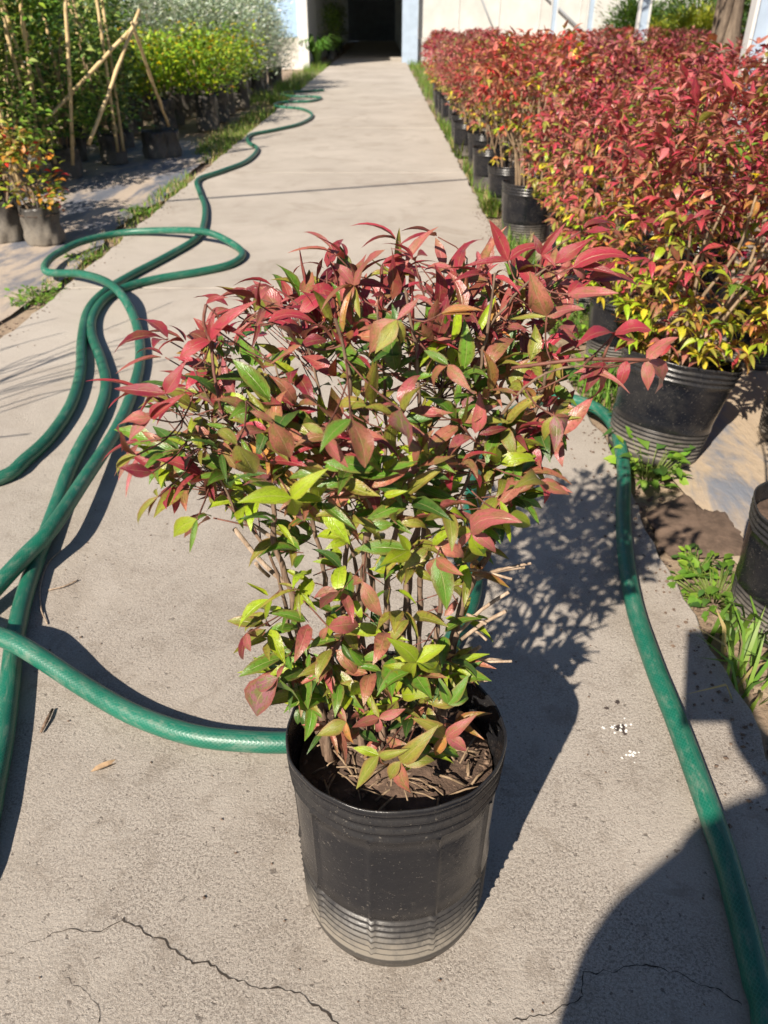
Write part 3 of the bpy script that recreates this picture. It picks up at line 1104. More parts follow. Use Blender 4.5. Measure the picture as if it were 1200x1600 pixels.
def main_nodes(n, y0, y1, thick, pow_=1.0):
    k = 0
    tries = 0
    while k < n and tries < n * 40:
        tries += 1
        y = y0 + (y1 - y0) * prng.random() ** pow_
        l, r_ = xr_at(y)
        if prng.random() > (r_ - l) / 700:
            continue
        x = prng.uniform(l + 18, r_ - 18)
        f = prng.random() ** 1.3
        # the crown is a dome: thinner towards its sides
        e = abs((x - (l + r_) / 2) / ((r_ - l) / 2))
        Y = depthY(y) + 0.02 + thick * (0.25 + 0.75 * f) * f * math.sqrt(max(0.05, 1 - 0.75 * e * e)) + 0.10 * e * e * (1 if y < 780 else 0.4)
        p = yp(x, y, Y) - PC
        if p.z < 0.34 and (p.xy.length < PRT + .03):
            continue
        if p.z < 0.25:
            continue
        k += 1
        ax = Vector((p.x * 0.35, p.y * 0.35, min(p.z - 0.06, 0.5)))
        out = (p - ax)
        out = out.normalized() + Vector((0, -0.2, 0.02))
        h = (p.z - .37) / .43 + (0.16 if y < 530 else -0.03)
        edge = e > 0.72
        rr = h + (0.18 if edge and y < 760 else 0) + prng.uniform(-.22, .22)
        if rr > 0.98:
            tb = [(4, RED), (3, BUR), (3, PNK), (2, BRP), (1.2, OLV), (.5, GRN)]
        elif rr > 0.78:
            tb = [(1.4, RED), (1.2, BUR), (2, PNK), (3, BRP), (2.2, OLV), (2.2, GRN), (.8, ORG)]
        elif rr > 0.5:
            tb = [(.3, RED), (1, BRP), (.8, PUR), (3, OLV), (5, GRN), (2, LIM), (2.0, DGR)]
        else:
            tb = [(.8, PNK), (1.6, BRP), (2.6, OLV), (3.4, GRN), (3, LIM), (1.5, DGR), (.5, ORG)]
        main = pick(prng, tb)
        near = min(stem_pts, key=lambda q: (q - p).length + max(0, q.z - p.z) * 0.7)
        if (near - p).length > 0.012:
            sp = smooth_path([near, (near + p) / 2 - Vector((0, -.008, .006)), p], .02)
            petm.tube(sp, [.0008 - .0003 * i / len(sp) for i in range(len(sp))], 4)
        node_leaves(p, out, prng.choice([3, 3, 3, 4, 5]), 0.025, 0.050, lambda: main if prng.random() < .7 else pick(prng, tb), 3 - f * 3, prng.choice('hhhhhn'), (0.12 + 0.30 * max(0.0, min(1.0, (y - 480) / 180))) * (1 - .4 * f))


main_nodes(410, 425, 790, 0.27)
main_nodes(95, 770, 1060, 0.17)
main_nodes(62, 1030, 1215, 0.11)
# thin shoots that stand out of the crown
for i in range(34):
    y = prng.uniform(400, 830)
    l, r_ = xr_at(y)
    sd = prng.choice((-1, -1, 1, 0))
    x = l + 48 if sd < 0 else (r_ - 52 if sd > 0 else prng.uniform(l + 30, r_ - 30))
    if sd == 0:
        y = 475 + 0.00045 * (x - 660) ** 2
    Y = depthY(y) + prng.uniform(.03, .14)
    a = yp(x, y, Y) - PC
    d = Vector((sd * .8 + prng.uniform(-.3, .3), prng.uniform(-.3, .2), prng.uniform(-.1, .6) if y < 650 else prng.uniform(-.4, .3))).normalized()
    b = a + d * prng.uniform(.015, .04) + Vector((0, 0, .008))
    near = min(stem_pts, key=lambda q: (q - a).length)
    petm.tube(smooth_path([near, a, b], .015), .0008, 4)
    cs = [RED, BUR, PNK, RED] if y < 700 else [OLV, BRP, GRN, PNK]
    node_leaves(b, d, prng.choice([2, 3, 3]), .032, .055, lambda: pick(prng, [(1, c_) for c_ in cs]), 6, prng.choice('hnn'))

leaves.sort(key=lambda q: -q[4])
mass = MB()
for i, (M, kd, idx, c, pri) in enumerate(leaves):
    tset, mset = {'h': (HI, HI_ME), 'n': (HI_NARROW, HIN_ME), 'w': (HI_WIDE, HIW_ME)}[kd]
    if i < 300:
        o = bpy.data.objects.new('leaf', mset[idx % len(mset)])
        col.objects.link(o)
        o.parent = plant
        o.matrix_local = M
        o.color = c
    else:
        mass.leaf(M, tset[idx % len(tset)], c)
tag(mass.build('foliage', LEAFM, plant), kind='stuff')
# the right-hand red spray's stalk
sp = smooth_path([yp(800, 575, .64) - PC, yp(892, 563, .62) - PC, yp(950, 561, .62) - PC, yp(1016, 563, .62) - PC], .015)
petm.tube(sp, .0016, 6)
sp = smooth_path([yp(942, 561, .62) - PC, yp(950, 540, .62) - PC, yp(959, 523, .62) - PC], .01)
petm.tube(sp, .0013, 6)
sp = smooth_path([yp(345, 640, .60) - PC, yp(334, 580, .61) - PC, yp(329, 534, .62) - PC, yp(318, 505, .62) - PC, yp(322, 476, .62) - PC], .012)
petm.tube(sp, .0014, 6)
tag(petm.build('leaf_stalks', PETI, plant), kind='stuff')
# litter of dry stalks on the soil
lit = MB()
for i in range(110):
    a = prng.uniform(0, 6.28)
    rr = PRT * 0.9 * math.sqrt(prng.random())
    p = Vector((rr * math.cos(a), rr * math.sin(a), 0.256 + .018 * (1 - (rr / PRT) ** 2) + prng.uniform(0, .008)))
    th = prng.uniform(0, 6.28)
    L = prng.uniform(.012, .04)
    q = p + Vector((math.cos(th) * L, math.sin(th) * L, prng.uniform(-.006, .012)))
    if q.xy.length > PRT - .008:
        continue
    lit.tube([p, (p + q) / 2 + Vector((0, 0, .003)), q], prng.uniform(.0006, .0016), 5)
tag(lit.build('stalk_litter', CANE, plant), kind='stuff')
chips = MB()
for i in range(420):
    a = prng.uniform(0, 6.28)
    rr = PRT * 0.94 * math.sqrt(prng.random())
    r0 = prng.uniform(.0012, .0048)
    x, y, z = rr * math.cos(a), rr * math.sin(a), 0.251 + .020 * (1 - (rr / PRT) ** 2)
    t_ = prng.uniform(0, 3.14)
    ex, ey, ez = prng.uniform(.5, 1.8), prng.uniform(.4, 1), prng.uniform(.3, .9)
    chips.add([(x + r0 * (a_ * ex * math.cos(t_) - b_ * ey * math.sin(t_)), y + r0 * (a_ * ex * math.sin(t_) + b_ * ey * math.cos(t_)), z + r0 * c_ * ez) for a_, b_, c_ in
               [(1, 0, 0), (-1, 0, 0), (0, 1, 0), (0, -1, 0), (0, 0, 1), (0, 0, -1)]], [(0, 2, 4), (2, 1, 4), (1, 3, 4), (3, 0, 4), (2, 0, 5), (1, 2, 5), (3, 1, 5), (0, 3, 5)])
tag(chips.build('bark_chips', BARK, plant, False), kind='stuff')

# loose things on the concrete
dl = MB()
a, b = gp(142, 1206, .004), gp(197, 1174, .010)
dl.leaf(leaf_mat4(a, b - a, Vector((-.4, -.5, .6)), (b - a).length, .75), HI[6], (1, 1, 1, 1))
tag(dl.build('dry_leaf', DRY), 'curled dry tan leaf lying on the concrete by the hose', 'leaf')
tw = MB()
tw.tube([gp(64, 1144, .005), gp(74, 1124, .007), gp(82, 1108, .005)], [.002, .003, .0022], 6)
tag(tw.build('twig', BARK), 'short dark twig lying on the concrete between hose and dry leaf', 'twig')
tw = MB()
tw.tube(smooth_path([gp(74, 975, .003), gp(64, 950, .006), gp(63, 915, .006), gp(75, 880, .005), gp(95, 860, .004)], .01), .0014, 5)
tag(tw.build('straw', STUB), 'thin pale bent straw on the concrete beside the hose', 'straw')
tw = MB()
tw.tube(smooth_path([gp(76, 922, .003), gp(100, 916, .005), gp(122, 906, .004)], .01), .0016, 5)
tag(tw.build('straw', STUB), 'short straight pale straw on the concrete beside the hose crossing', 'straw')

# ------------------------------------------------------------------ hedge of potted nandinas
def nandina_bush(seed, nodes=215, low=0.30, pw=0.62):
    r = random.Random(seed)
    recs = []
    canes = []
    for k in range(9):
        a = r.uniform(0, 6.28)
        b = Vector((math.cos(a), math.sin(a), 0)) * r.uniform(.01, .07) + Vector((0, 0, .24))
        t = Vector((math.cos(a + r.uniform(-.4, .4)), math.sin(a), 0)) * r.uniform(.10, .20) + Vector((0, 0, r.uniform(.6, .78)))
        m1 = b.lerp(t, .35) + Vector((r.uniform(-.02, .02), r.uniform(-.02, .02), .02))
        m2 = b.lerp(t, .7) + Vector((r.uniform(-.02, .02), r.uniform(-.02, .02), .01))
        canes.append(smooth_path([b, m1, m2, t], .04))
    for k in range(nodes):
        z = low + (0.90 - low) * r.random() ** pw
        rm = 0.13 + 0.17 * min(1, (z - low) / .25) - 0.12 * max(0, (z - .74) / .16)
        a = r.uniform(0, 6.28)
        rr = rm * (0.35 + 0.65 * r.random() ** 0.45)
        p = Vector((rr * math.cos(a), rr * math.sin(a), z + r.uniform(-.02, .03)))
        out = Vector((math.cos(a), math.sin(a), 0)) * (0.4 + rr * 2) + Vector((0, 0, 0.15 + max(0, z - .6) * 2.2))
        out.normalize()
        h = (z - .34) / .46 + r.uniform(-.28, .28)
        if h > .62:
            tb = [(5, C_RED), (4.5, C_PINK), (2, C_BURG), (2.6, C_BROWNPINK), (1.7, C_OLIVE), (.5, C_ORANGE), (.2, C_YEL), (.5, C_GREEN)]
        elif h > .3:
            tb = [(1.6, C_RED), (2.2, C_PINK), (1, C_BURG), (3, C_BROWNPINK), (2, C_OLIVE), (1.4, C_ORANGE), (1, C_YEL), (.8, C_LIME)]
        else:
            tb = [(.6, C_RED), (1, C_PINK), (1.4, C_BROWNPINK), (2, C_OLIVE), (1.4, C_ORANGE), (2, C_YEL), (3, C_LIME), (1, C_GREEN)]
        main = pick(r, tb)
        n = r.choice([4, 5, 5, 6])
        side = out.cross(Vector((0, 0, 1)))
        side = side.normalized() if side.length > 1e-3 else Vector((1, 0, 0))
        for q in range(n):
            an = (q - (n - 1) / 2) * R(r.uniform(34, 58))
            d = out * math.cos(an) + side * math.sin(an) + Vector((r.uniform(-.3, .3), r.uniform(-.3, .3), r.uniform(-.45, .3)))
            d.normalize()
            L = r.uniform(.036, .060)
            up = Vector((r.uniform(-.4, .4), r.uniform(-.4, .4), 1))
            recs.append((p + d * .004, d, up, L, jit(main if r.random() < .72 else pick(r, tb), r, .25)))
    return recs, canes


POT_ME = pot_mesh('nursery_pot', .128, .108, .285, 56, 8, .005, 8, POTB, False)
POT_ME2 = pot_mesh('nursery_pot', .150, .118, .285, 56, 0, .007, 9, POTB, False)
SOIL_ME = soil_mesh('soil', .122, .245, 9, .014)
SOIL_ME2 = soil_mesh('soil', .138, .235, 10, .02)
VAR = []
for sd in range(9):
    recs, canes = nandina_bush(100 + sd) if sd < 7 else nandina_bush(100 + sd, 220, (.50, .43)[sd - 7])
    fm = MB()
    for i, (b, d, up, L, c) in enumerate(recs):
        fm.leaf(leaf_mat4(b, d, up, L), LO[i % 4], c)
    me = fm.mesh('foliage')
    me.materials.append(LEAFB)
    cm = MB()
    for cp in canes:
        cm.tube(cp, [.0055 * (1 - .6 * i / len(cp)) for i in range(len(cp))], 5)
    cme = cm.mesh('canes')
    cme.materials.append(CANE)
    VAR.append((me, cme))

CANE_ME = []
for k in range(5):
    r = random.Random(300 + k)
    b, t = Vector((0, 0, 0)), Vector((r.uniform(.04, .12), r.uniform(-.03, .03), r.uniform(.38, .5)))
    cp = smooth_path([b, b.lerp(t, .4) + Vector((-.02, r.uniform(-.02, .02), .02)), b.lerp(t, .75), t], .03)
    cm = MB()
    cm.tube(cp, [.006 * (1 - .6 * i / len(cp)) for i in range(len(cp))], 6)
    # a fork
    f0 = cp[int(len(cp) * .55)]
    cm.tube([f0, f0 + Vector((-.02, .02, .06)), f0 + Vector((-.03, .04, .14))], [.0035, .003, .002], 5)
    me = cm.mesh('cane')
    me.materials.append(CANE)
    CANE_ME.append(me)

HEDGE_GROUP = 'red-leaved nandinas in black pots right of the path'


def hedge_bush(x, y, label, group, v, rz, sc=1.0, big=False, near=0, lean=None, seed=0):
    r = random.Random(seed * 13 + 5)
    e = empty('potted_nandina', (x, y, -0.038), rz)
    tag(e, label, 'potted plant', group)
    if lean:
        e.rotation_euler = (lean[0], lean[1], rz)
    p = link('pot', POT_ME2 if big else POT_ME, None, e)
    link('soil', SOIL_ME2 if big else SOIL_ME, None, p)
    if near:
        recs, canes = nandina_bush(500 + seed, nodes=520 if seed == 1 else 380, low=.52 if seed == 2 else .27, pw=.95 if seed in (1, 4) else .8)
        if seed == 2:
            recs = [(Vector((b.x * .55, b.y * .55, b.z)), d, up, L, c) for b, d, up, L, c in recs[:900]]
        recs = [(b, d, up, L, tuple(min(1, q * 1.3) for q in c[:3]) + (c[3],)) for b, d, up, L, c in recs]
        idx = list(range(len(recs)))
        toward = lambda q: (q[0] @ Vector((0, 0, .25))) - (Matrix.Rotation(rz, 3, 'Z') @ q[0]).y - 0.3 * (Matrix.Rotation(rz, 3, 'Z') @ q[0]).x
        idx.sort(key=lambda i: -toward(recs[i]))
        fm = MB()
        for k, i in enumerate(idx):
            b, d, up, L, c = recs[i]
            M = leaf_mat4(b, d, up, L)
            if k < near:
                o = bpy.data.objects.new('leaf', HI_ME[i % len(HI_ME)])
                col.objects.link(o)
                o.parent = e
                o.matrix_local = M
                o.color = c
            else:
                fm.leaf(M, HI[i % len(HI)], c)
        tag(fm.build('foliage', LEAFM, e), kind='stuff')
        for cp in canes:
            cm = MB()
            cm.tube(cp, [.006 * (1 - .6 * i / len(cp)) for i in range(len(cp))], 6)
            cm.build('cane', CANE, e)
    else:
        tag(link('foliage', VAR[v][0], None, e), kind='stuff')
        tag(link('canes', VAR[v][1], None, e), kind='stuff')
    e.scale = (sc, sc, sc)
    return e


hr = random.Random(77)
ORD = ['first', 'second', 'third', 'fourth', 'fifth', 'sixth', 'seventh', 'eighth', 'ninth', 'tenth', 'eleventh', 'twelfth', 'thirteenth', 'fourteenth', 'fifteenth', 'sixteenth', 'seventeenth', 'eighteenth', 'nineteenth', 'twentieth', 'twenty-first', 'twenty-second', 'twenty-third', 'twenty-fourth']
# the first file of pots, along the concrete edge
hedge_bush(.755, 1.93, 'nandina with yellow-green lower leaves in a wide pot that leans, beside the path', HEDGE_GROUP, 0, 0.3, 1.0, True, 200, (R(-4), R(11)), 1)
hedge_bush(.815, 1.20, 'nandina in a ribbed pot beside the clump of broad-bladed grass', HEDGE_GROUP, 0, 1.3, 0.95, False, 100, None, 2)
hedge_bush(1.22, 2.02, 'nandina in an upright pot just past the leaning pot, away from the path', HEDGE_GROUP, 0, 2.1, 1.0, False, 120, None, 3)
hedge_bush(.83, 2.62, 'nandina whose pot stands directly behind the leaning pot', HEDGE_GROUP, 0, 4.0, .93, False, 120, None, 4)
hedge_bush(.86, 3.22, 'nandina in a ribbed pot beside the leafy weeds behind the leaning pot', HEDGE_GROUP, 0, 5.0, .92, False, 120, None, 5)
hedge_bush(.90, 3.85, 'low bright red nandina between a ribbed pot and a bare-caned bush', HEDGE_GROUP, 0, 0.7, .82, False, 100, None, 6)
bare = hedge_bush(.775, 4.42, 'nandina with bare tan canes above its smooth pot at the path edge', HEDGE_GROUP, 7, 1.9, 1.08, False, 0, None, 7)
for k in range(8):
    a = k * .8 + hr.uniform(-.3, .3)
    o = link('cane', CANE_ME[k % 5], None, bare)
    o.location = (.06 * math.cos(a), .06 * math.sin(a), .24)
    o.rotation_euler = (0, 0, a)
hedge_bush(.76, 5.95, 'nandina in a dark pot one place past the bare-caned bush, by a grass tuft', HEDGE_GROUP, 8, .4, 1.0, False, 0, None, 8)
hedge_bush(.74, 7.6, 'nandina two places past the bare-caned bush along the path edge', HEDGE_GROUP, 8, .9, .98, False, 0, None, 9)
hedge_bush(.78, 5.2, 'nandina tucked behind the bare-caned bush at the path edge', HEDGE_GROUP, 5, .2, .98, False, 0, None, 10)
hedge_bush(.80, 6.8, 'nandina third past the bare-caned bush along the path edge', HEDGE_GROUP, 6, 2.2, .98, False, 0, None, 11)
y = 8.35
k = 4
while y < 12.9:
    k += 1
    hedge_bush(.80 + hr.uniform(-.04, .04), y, 'nandina, %s past the bare-caned bush in the file along the path edge' % ORD[k - 1], HEDGE_GROUP, hr.randrange(7), hr.uniform(0, 6.28), hr.uniform(.94, 1.02))
    y += hr.uniform(.5, .62)
# the block behind
cx = 1.28
ci = 0
while cx < 6.0:
    y = 2.6 if ci == 0 else 1.6 + hr.uniform(0, .3)
    k = 0
    while y < 13.0:
        dep = y * CP + 0.15 * SP
        if (cx - 0.35) / dep < 0.68 and not (ci == 0 and y < 2.5):
            k += 1
            hedge_bush(cx + hr.uniform(-.05, .05), y + hr.uniform(-.05, .05), 'red nandina, %s of the %s file from the path counted towards the greenhouse' % (ORD[k - 1], ORD[ci + 1]), HEDGE_GROUP,
                       hr.randrange(7), hr.uniform(0, 6.28), hr.uniform(.80, 1.06))
        y += hr.uniform(.55, .66) if y < 7 else hr.uniform(.60, .74)
    cx += 0.56 if cx < 3 else .62
    ci += 1

# ------------------------------------------------------------------ plants on the left
def bag_mesh(seed, rt, H, mat):
    r = random.Random(seed)
    ph = [r.uniform(0, 6.28) for _ in range(8)]
    prof = [(0, .003), (rt * .9, .0), (rt * .97, .012)] + [(rt * (.97 + .03 * math.sin(k * .8)), .02 + (H - .02) * k / 12) for k in range(13)] + [(rt * .93, H * .98), (rt * .92, H * .6)]
    def disp(a, z, j):
        t = z / H
        return .012 * t * math.sin(3 * a + ph[0] + 3 * t) * .6 + .006 * math.sin(7 * a + ph[1] + 6 * t) + .004 * math.sin(11 * a + ph[2] - 9 * t + 2 * math.sin(a * 2 + ph[3])), .012 * max(0, t - .7) * math.sin(4 * a + ph[4])
    mb = MB()
    mb.add(*lathe(prof, 40, disp))
    me = mb.mesh('grow_bag')
    me.materials.append(mat)
    return me


BAGD = m_pot('dark_bag_plastic', 0.34, 0.10, 0.2)
BAGS = [bag_mesh(1, .10, .20, BAG), bag_mesh(2, .115, .25, BAGD), bag_mesh(3, .12, .35, BAGD), bag_mesh(4, .11, .22, BAGD)]


def shrub_mesh(seed, n, zlo, zhi, rad, leaf, pal, tpl, clumps=26, upright=.4, top=None):
    r = random.Random(seed)
    cl = []
    for k in range(clumps):
        z = zlo + (zhi - zlo) * r.random() ** .8
        t = (z - zlo) / (zhi - zlo)
        rm = rad * (0.55 + .45 * math.sin(math.pi * min(1, t * .75 + .2)))
        a = r.uniform(0, 6.28)
        rr = rm * math.sqrt(r.random())
        cl.append((Vector((rr * math.cos(a), rr * math.sin(a), z)), r.uniform(.75, 1.25)))
    mb = MB()
    s = rad * .30
    for k in range(n):
        c, br = cl[r.randrange(clumps)]
        p = c + Vector((r.gauss(0, s), r.gauss(0, s), r.gauss(0, s * 1.1)))
        if p.z < zlo * .85:
            continue
        d = Vector((p.x, p.y, 0)) * (1.6 / rad) + Vector((r.uniform(-1, 1), r.uniform(-1, 1), upright + r.uniform(-.7, .9)))
        d.normalize()
        cc = jit(pick(r, pal), r, .3)
        if top and p.z > zhi * .8 and r.random() < top[0]:
            cc = jit(top[1], r, .15)
        mb.leaf(leaf_mat4(p, d, Vector((r.uniform(-.6, .6), r.uniform(-.6, .6), 1)), leaf * r.uniform(.7, 1.25)), tpl[k % len(tpl)], cc)
    # woody stems
    me = mb.mesh('foliage')
    me.materials.append(LEAFG)
    sm = MB()
    for k in range(6):
        a = r.uniform(0, 6.28)
        b = Vector((.03 * math.cos(a), .03 * math.sin(a), .12))
        t = Vector((rad * .6 * math.cos(a), rad * .6 * math.sin(a), zlo + (zhi - zlo) * r.uniform(.3, .7)))
        sm.tube(smooth_path([b, b.lerp(t, .5) + Vector((r.uniform(-.04, .04), r.uniform(-.04, .04), .06)), t], .06), .006, 5)
    sme = sm.mesh('stems')
    sme.materials.append(CANE)
    return me, sme


CLIMB = [shrub_mesh(s, 1500, .30, 1.30, .25, .056, [(2.5, (.055, .12, .028, 0)), (3, (.11, .22, .035, 0)), (2, (.22, .33, .05, 0)), (1.2, (.38, .44, .12, 0))], ROUND, 44, .3) for s in (1, 2, 3)]
YELS = [shrub_mesh(s, 1150, .42, .80, .31, .054, [(3, (.17, .30, .03, 0)), (3, (.26, .38, .035, 0)), (1.6, (.40, .46, .04, 0)), (1, (.06, .12, .02, 0)), (.3, (.38, .18, .03, 0))], ROUND, 26, .5, (.05, (.75, .50, .02, 0))) for s in (11, 12, 13)]
SILV = [shrub_mesh(s, 2700, .34, 1.34, .38, .060, [(4, (.42, .49, .39, 0)), (3, (.56, .62, .51, 0)), (1.4, (.16, .22, .14, 0)), (.6, (.42, .46, .37, 0))], LO, 46, .8) for s in (21, 22, 23)]
MIXD = [shrub_mesh(s, 420, .20, .52, .13, .042, [(3, (.16, .24, .03, 0)), (2, (.34, .38, .05, 0)), (2, (.48, .22, .05, 0)), (1, (.52, .06, .05, 0)), (1.4, (.45, .33, .12, 0))], ROUND, 14, .4) for s in (31, 32)]
lr = random.Random(91)


def left_plant(name, x, y, label, cat, group, meshes, bag, sc=1.0, stakes=0, squash=1.0):
    e = empty(name, (x, y, -0.036), lr.uniform(0, 6.28))
    tag(e, label, cat, group)
    p = link('grow_bag', bag, None, e)
    link('soil', SOIL_ME, None, p).scale = (.86, .86, max(b_[2] for b_ in bag.vertices[0:1] and [tuple(v.co) for v in bag.vertices]) * .82 / .26)
    f, s = meshes
    tag(link('foliage', f, None, e), kind='stuff')
    tag(link('stems', s, None, e), kind='stuff')
    for k in range(stakes + 1 if stakes else 0):
        a = lr.uniform(0, 6.28)
        mb = MB()
        L = lr.uniform(1.3, 1.75)
        inv = -e.rotation_euler[2]
        b = Matrix.Rotation(inv, 3, 'Z') @ Vector((lr.uniform(-.16, .16), -.10 - .12 * lr.random(), .12))
        t = b + Matrix.Rotation(inv, 3, 'Z') @ Vector((lr.uniform(-.45, .30), lr.uniform(-.22, .05), L))
        mb.tube([b.lerp(t, q / 9) + Vector((lr.uniform(-.004, .004), lr.uniform(-.004, .004), 0)) for q in range(10)], [.0125 + (.002 if q % 2 else 0) for q in range(10)], 7)
        mb.build('bamboo_stake', BAMBOO, e)
    e.scale = (sc, sc, sc * squash)
    return e


G1 = 'staked climbers in bags left of the path'
FI = [(ORD[a], ORD[b]) for a, b in [(1, 0), (1, 1), (1, 2), (0, 0), (0, 1), (0, 2), (2, 0), (2, 1), (2, 2), (0, 3), (3, 0), (3, 1), (3, 2), (1, 3), (0, 4), (1, 4), (2, 4)]]
for i, (x, y, sc, st) in enumerate([(-2.46, 6.45, 1.0, 3), (-2.85, 6.30, 1.0, 4), (-3.2, 6.6, 1.05, 3), (-2.55, 5.7, .96, 3), (-2.95, 5.5, 1.0, 4), (-3.4, 5.8, 1.05, 3), (-2.30, 7.15, .95, 1), (-2.7, 7.3, 1.0, 2),
                                  (-3.1, 7.5, 1.05, 3), (-3.6, 7.2, 1.1, 3), (-2.5, 8.1, .95, 1), (-3.0, 8.3, 1.05, 2), (-3.5, 8.5, 1.1, 2), (-3.95, 7.9, 1.15, 2), (-3.9, 5.6, 1.0, 2), (-4.1, 6.6, 1.05, 2), (-4.45, 7.4, 1.1, 2)]):
    left_plant('potted_climber', x, y, 'staked dark green climber, %s of the %s file from the path towards the greenhouse' % (FI[i]), 'potted plant', G1, CLIMB[i % 3], BAGS[1] if i else BAGS[3], sc, st)
left_plant('potted_shrub', -1.86, 4.36, 'small shrub with red and orange leaves in a grey bag at the fabric edge', 'potted plant', None, MIXD[0], BAGS[0], 1.0)
left_plant('potted_shrub', -2.10, 4.42, 'small bushy green shrub in a grey bag beside the red and orange leaved one', 'potted plant', None, MIXD[1], BAGS[0], 1.12)
left_plant('potted_shrub', -2.32, 4.75, 'small green and yellow shrub in a grey bag behind two other bags', 'potted plant', None, MIXD[0], BAGS[3], 1.2)
for i, (x, y) in enumerate([(-1.93, 7.55), (-2.02, 7.45)]):
    e = empty('grow_bag', (x, y, -.036), i)
    link('bag', BAGS[3], None, e)
    o = link('soil', SOIL_ME, None, e)
    o.scale = (.85, .85, .8)
    tag(e, ['dark grow bag standing under the foot of the bamboo tripod', 'dark grow bag tucked beside the one under the bamboo tripod'][i], 'grow bag')

# yellow-green shrubs and silver shrubs
G2, G3 = 'yellow-green shrubs in black pots', 'silver-leaved shrubs in black pots'
k = 0
for (x, y) in [(-1.95, 9.5), (-1.98, 10.35), (-2.05, 11.2), (-2.0, 12.1), (-2.35, 9.2), (-2.45, 10.0), (-2.55, 10.9), (-2.6, 11.8), (-2.75, 9.1), (-2.9, 9.9), (-3.0, 10.8), (-3.15, 9.2), (-3.4, 10.2), (-3.5, 11.2)]:
    left_plant('potted_shrub', x, y, 'yellow-green potted shrub, %s of the %s file from the path towards the greenhouse' % (ORD[[0, 1, 2, 3, 0, 1, 2, 3, 0, 1, 2, 0, 1, 2][k]], ORD[[0, 0, 0, 0, 1, 1, 1, 1, 2, 2, 2, 3, 3, 3][k]]), 'potted plant', G2, YELS[k % 3], BAGS[2], lr.uniform(.96, 1.08))
    k += 1
k = 0
for (x, y, sc) in [(-2.1, 13.1, .95), (-2.05, 14.1, 1.05), (-2.15, 15.2, 1.1), (-2.05, 16.3, .8), (-2.1, 17.4, .75), (-2.6, 12.8, 1.05), (-2.65, 13.7, 1.15), (-2.7, 14.8, 1.15), (-2.7, 16.0, 1.1), (-3.2, 12.6, 1.1), (-3.25, 13.6, 1.15), (-3.3, 14.8, 1.2),
                   (-3.8, 12.4, 1.1), (-3.9, 13.6, 1.15), (-4.4, 12.6, 1.15), (-4.5, 13.8, 1.15), (-5.0, 12.8, 1.15), (-5.2, 14.2, 1.2), (-4.0, 15, 1.2)]:
    left_plant('potted_shrub', x, y, 'silver-grey potted shrub, %s of the %s file from the path towards the greenhouse' % (ORD[[0, 1, 2, 3, 4, 0, 1, 2, 3, 0, 1, 2, 0, 1, 0, 1, 0, 1, 2][k]], ORD[[0, 0, 0, 0, 0, 1, 1, 1, 1, 2, 2, 2, 3, 3, 4, 4, 5, 5, 3][k]]), 'potted plant', G3, SILV[k % 3], BAGS[2], sc)
    k += 1

# bamboo tripod
tri = empty('bamboo_tripod', gp(205, 240, -.03))
tag(tri, 'three bamboo canes tied into a tripod above a dark grow bag', 'tripod')
apex = yp(208, 42, 6.7)
for (bx, by, Yb, over) in [(139, 226, 6.2, .14), (72, 188, 6.15, .05), (263, 196, 7.5, .04)]:
    b = yp(bx, by, Yb)
    d = (apex - b).normalized()
    t = apex + d * over
    mb = MB()
    mb.tube([b.lerp(t, q / 11) - tri.location + Vector((lr.uniform(-.004, .004), 0, lr.uniform(-.004, .004))) for q in range(12)], [.0125 + (.0025 if q % 3 == 0 else 0) for q in range(12)], 8)
    mb.build('cane', BAMBOO, tri)

# shade-house post line on the left, out of frame, with a wiry plant: their shadows reach the path
def post(x, y, w_, h, label, mat=PALE_BLUE):
    e = empty('metal_post', (x, y, -.05))
    mb = MB()
    mb.box((-w_ / 2, -w_ * .12, 0), (w_ / 2, w_ * .12 - .006, h))
    mb.build('web', mat, e, False)
    for sx in (-1, 1):
        mb = MB()
        mb.box((sx * w_ / 2 - w_ * .09, -w_ * .36, 0), (sx * w_ / 2 + w_ * .09, w_ * .36, h))
        mb.build('flange', WHITE, e, False)
    mb = MB()
    mb.box((-w_ * .9, -w_ * .9, .0), (w_ * .9, w_ * .9, .06))
    mb.build('base_plate', STEEL, e, False)
    tag(e, label, 'post')
    return e


post(2.07, 5.0, .105, 2.4, 'broad white and pale blue metal post standing among the red bushes')
post(3.18, 11.2, .12, 3.2, 'pale metal post in front of the conifers beyond the red bushes')
post(3.95, 17.5, .12, 3.2, 'slim pale metal post before the white greenhouse wall')
post(3.62, 19.5, .12, 3.2, 'thin pale metal post closest to the white greenhouse wall')
post(-3.35, 2.55, .12, 2.5, 'white metal post left of the path carrying the overhead pipe', WHITE)
post(-5.9, 14.6, .14, 3.2, 'white metal post among the silver shrubs', WHITE)
pm = MB()
pm.tube([(-3.35, 2.55, 2.36), (-.6, 3.66, 2.35), (2.07, 4.98, 2.36)], .017, 8)
tag(pm.build('overhead_pipe', STEEL), 'thin metal pipe spanning the path between two posts', 'pipe')

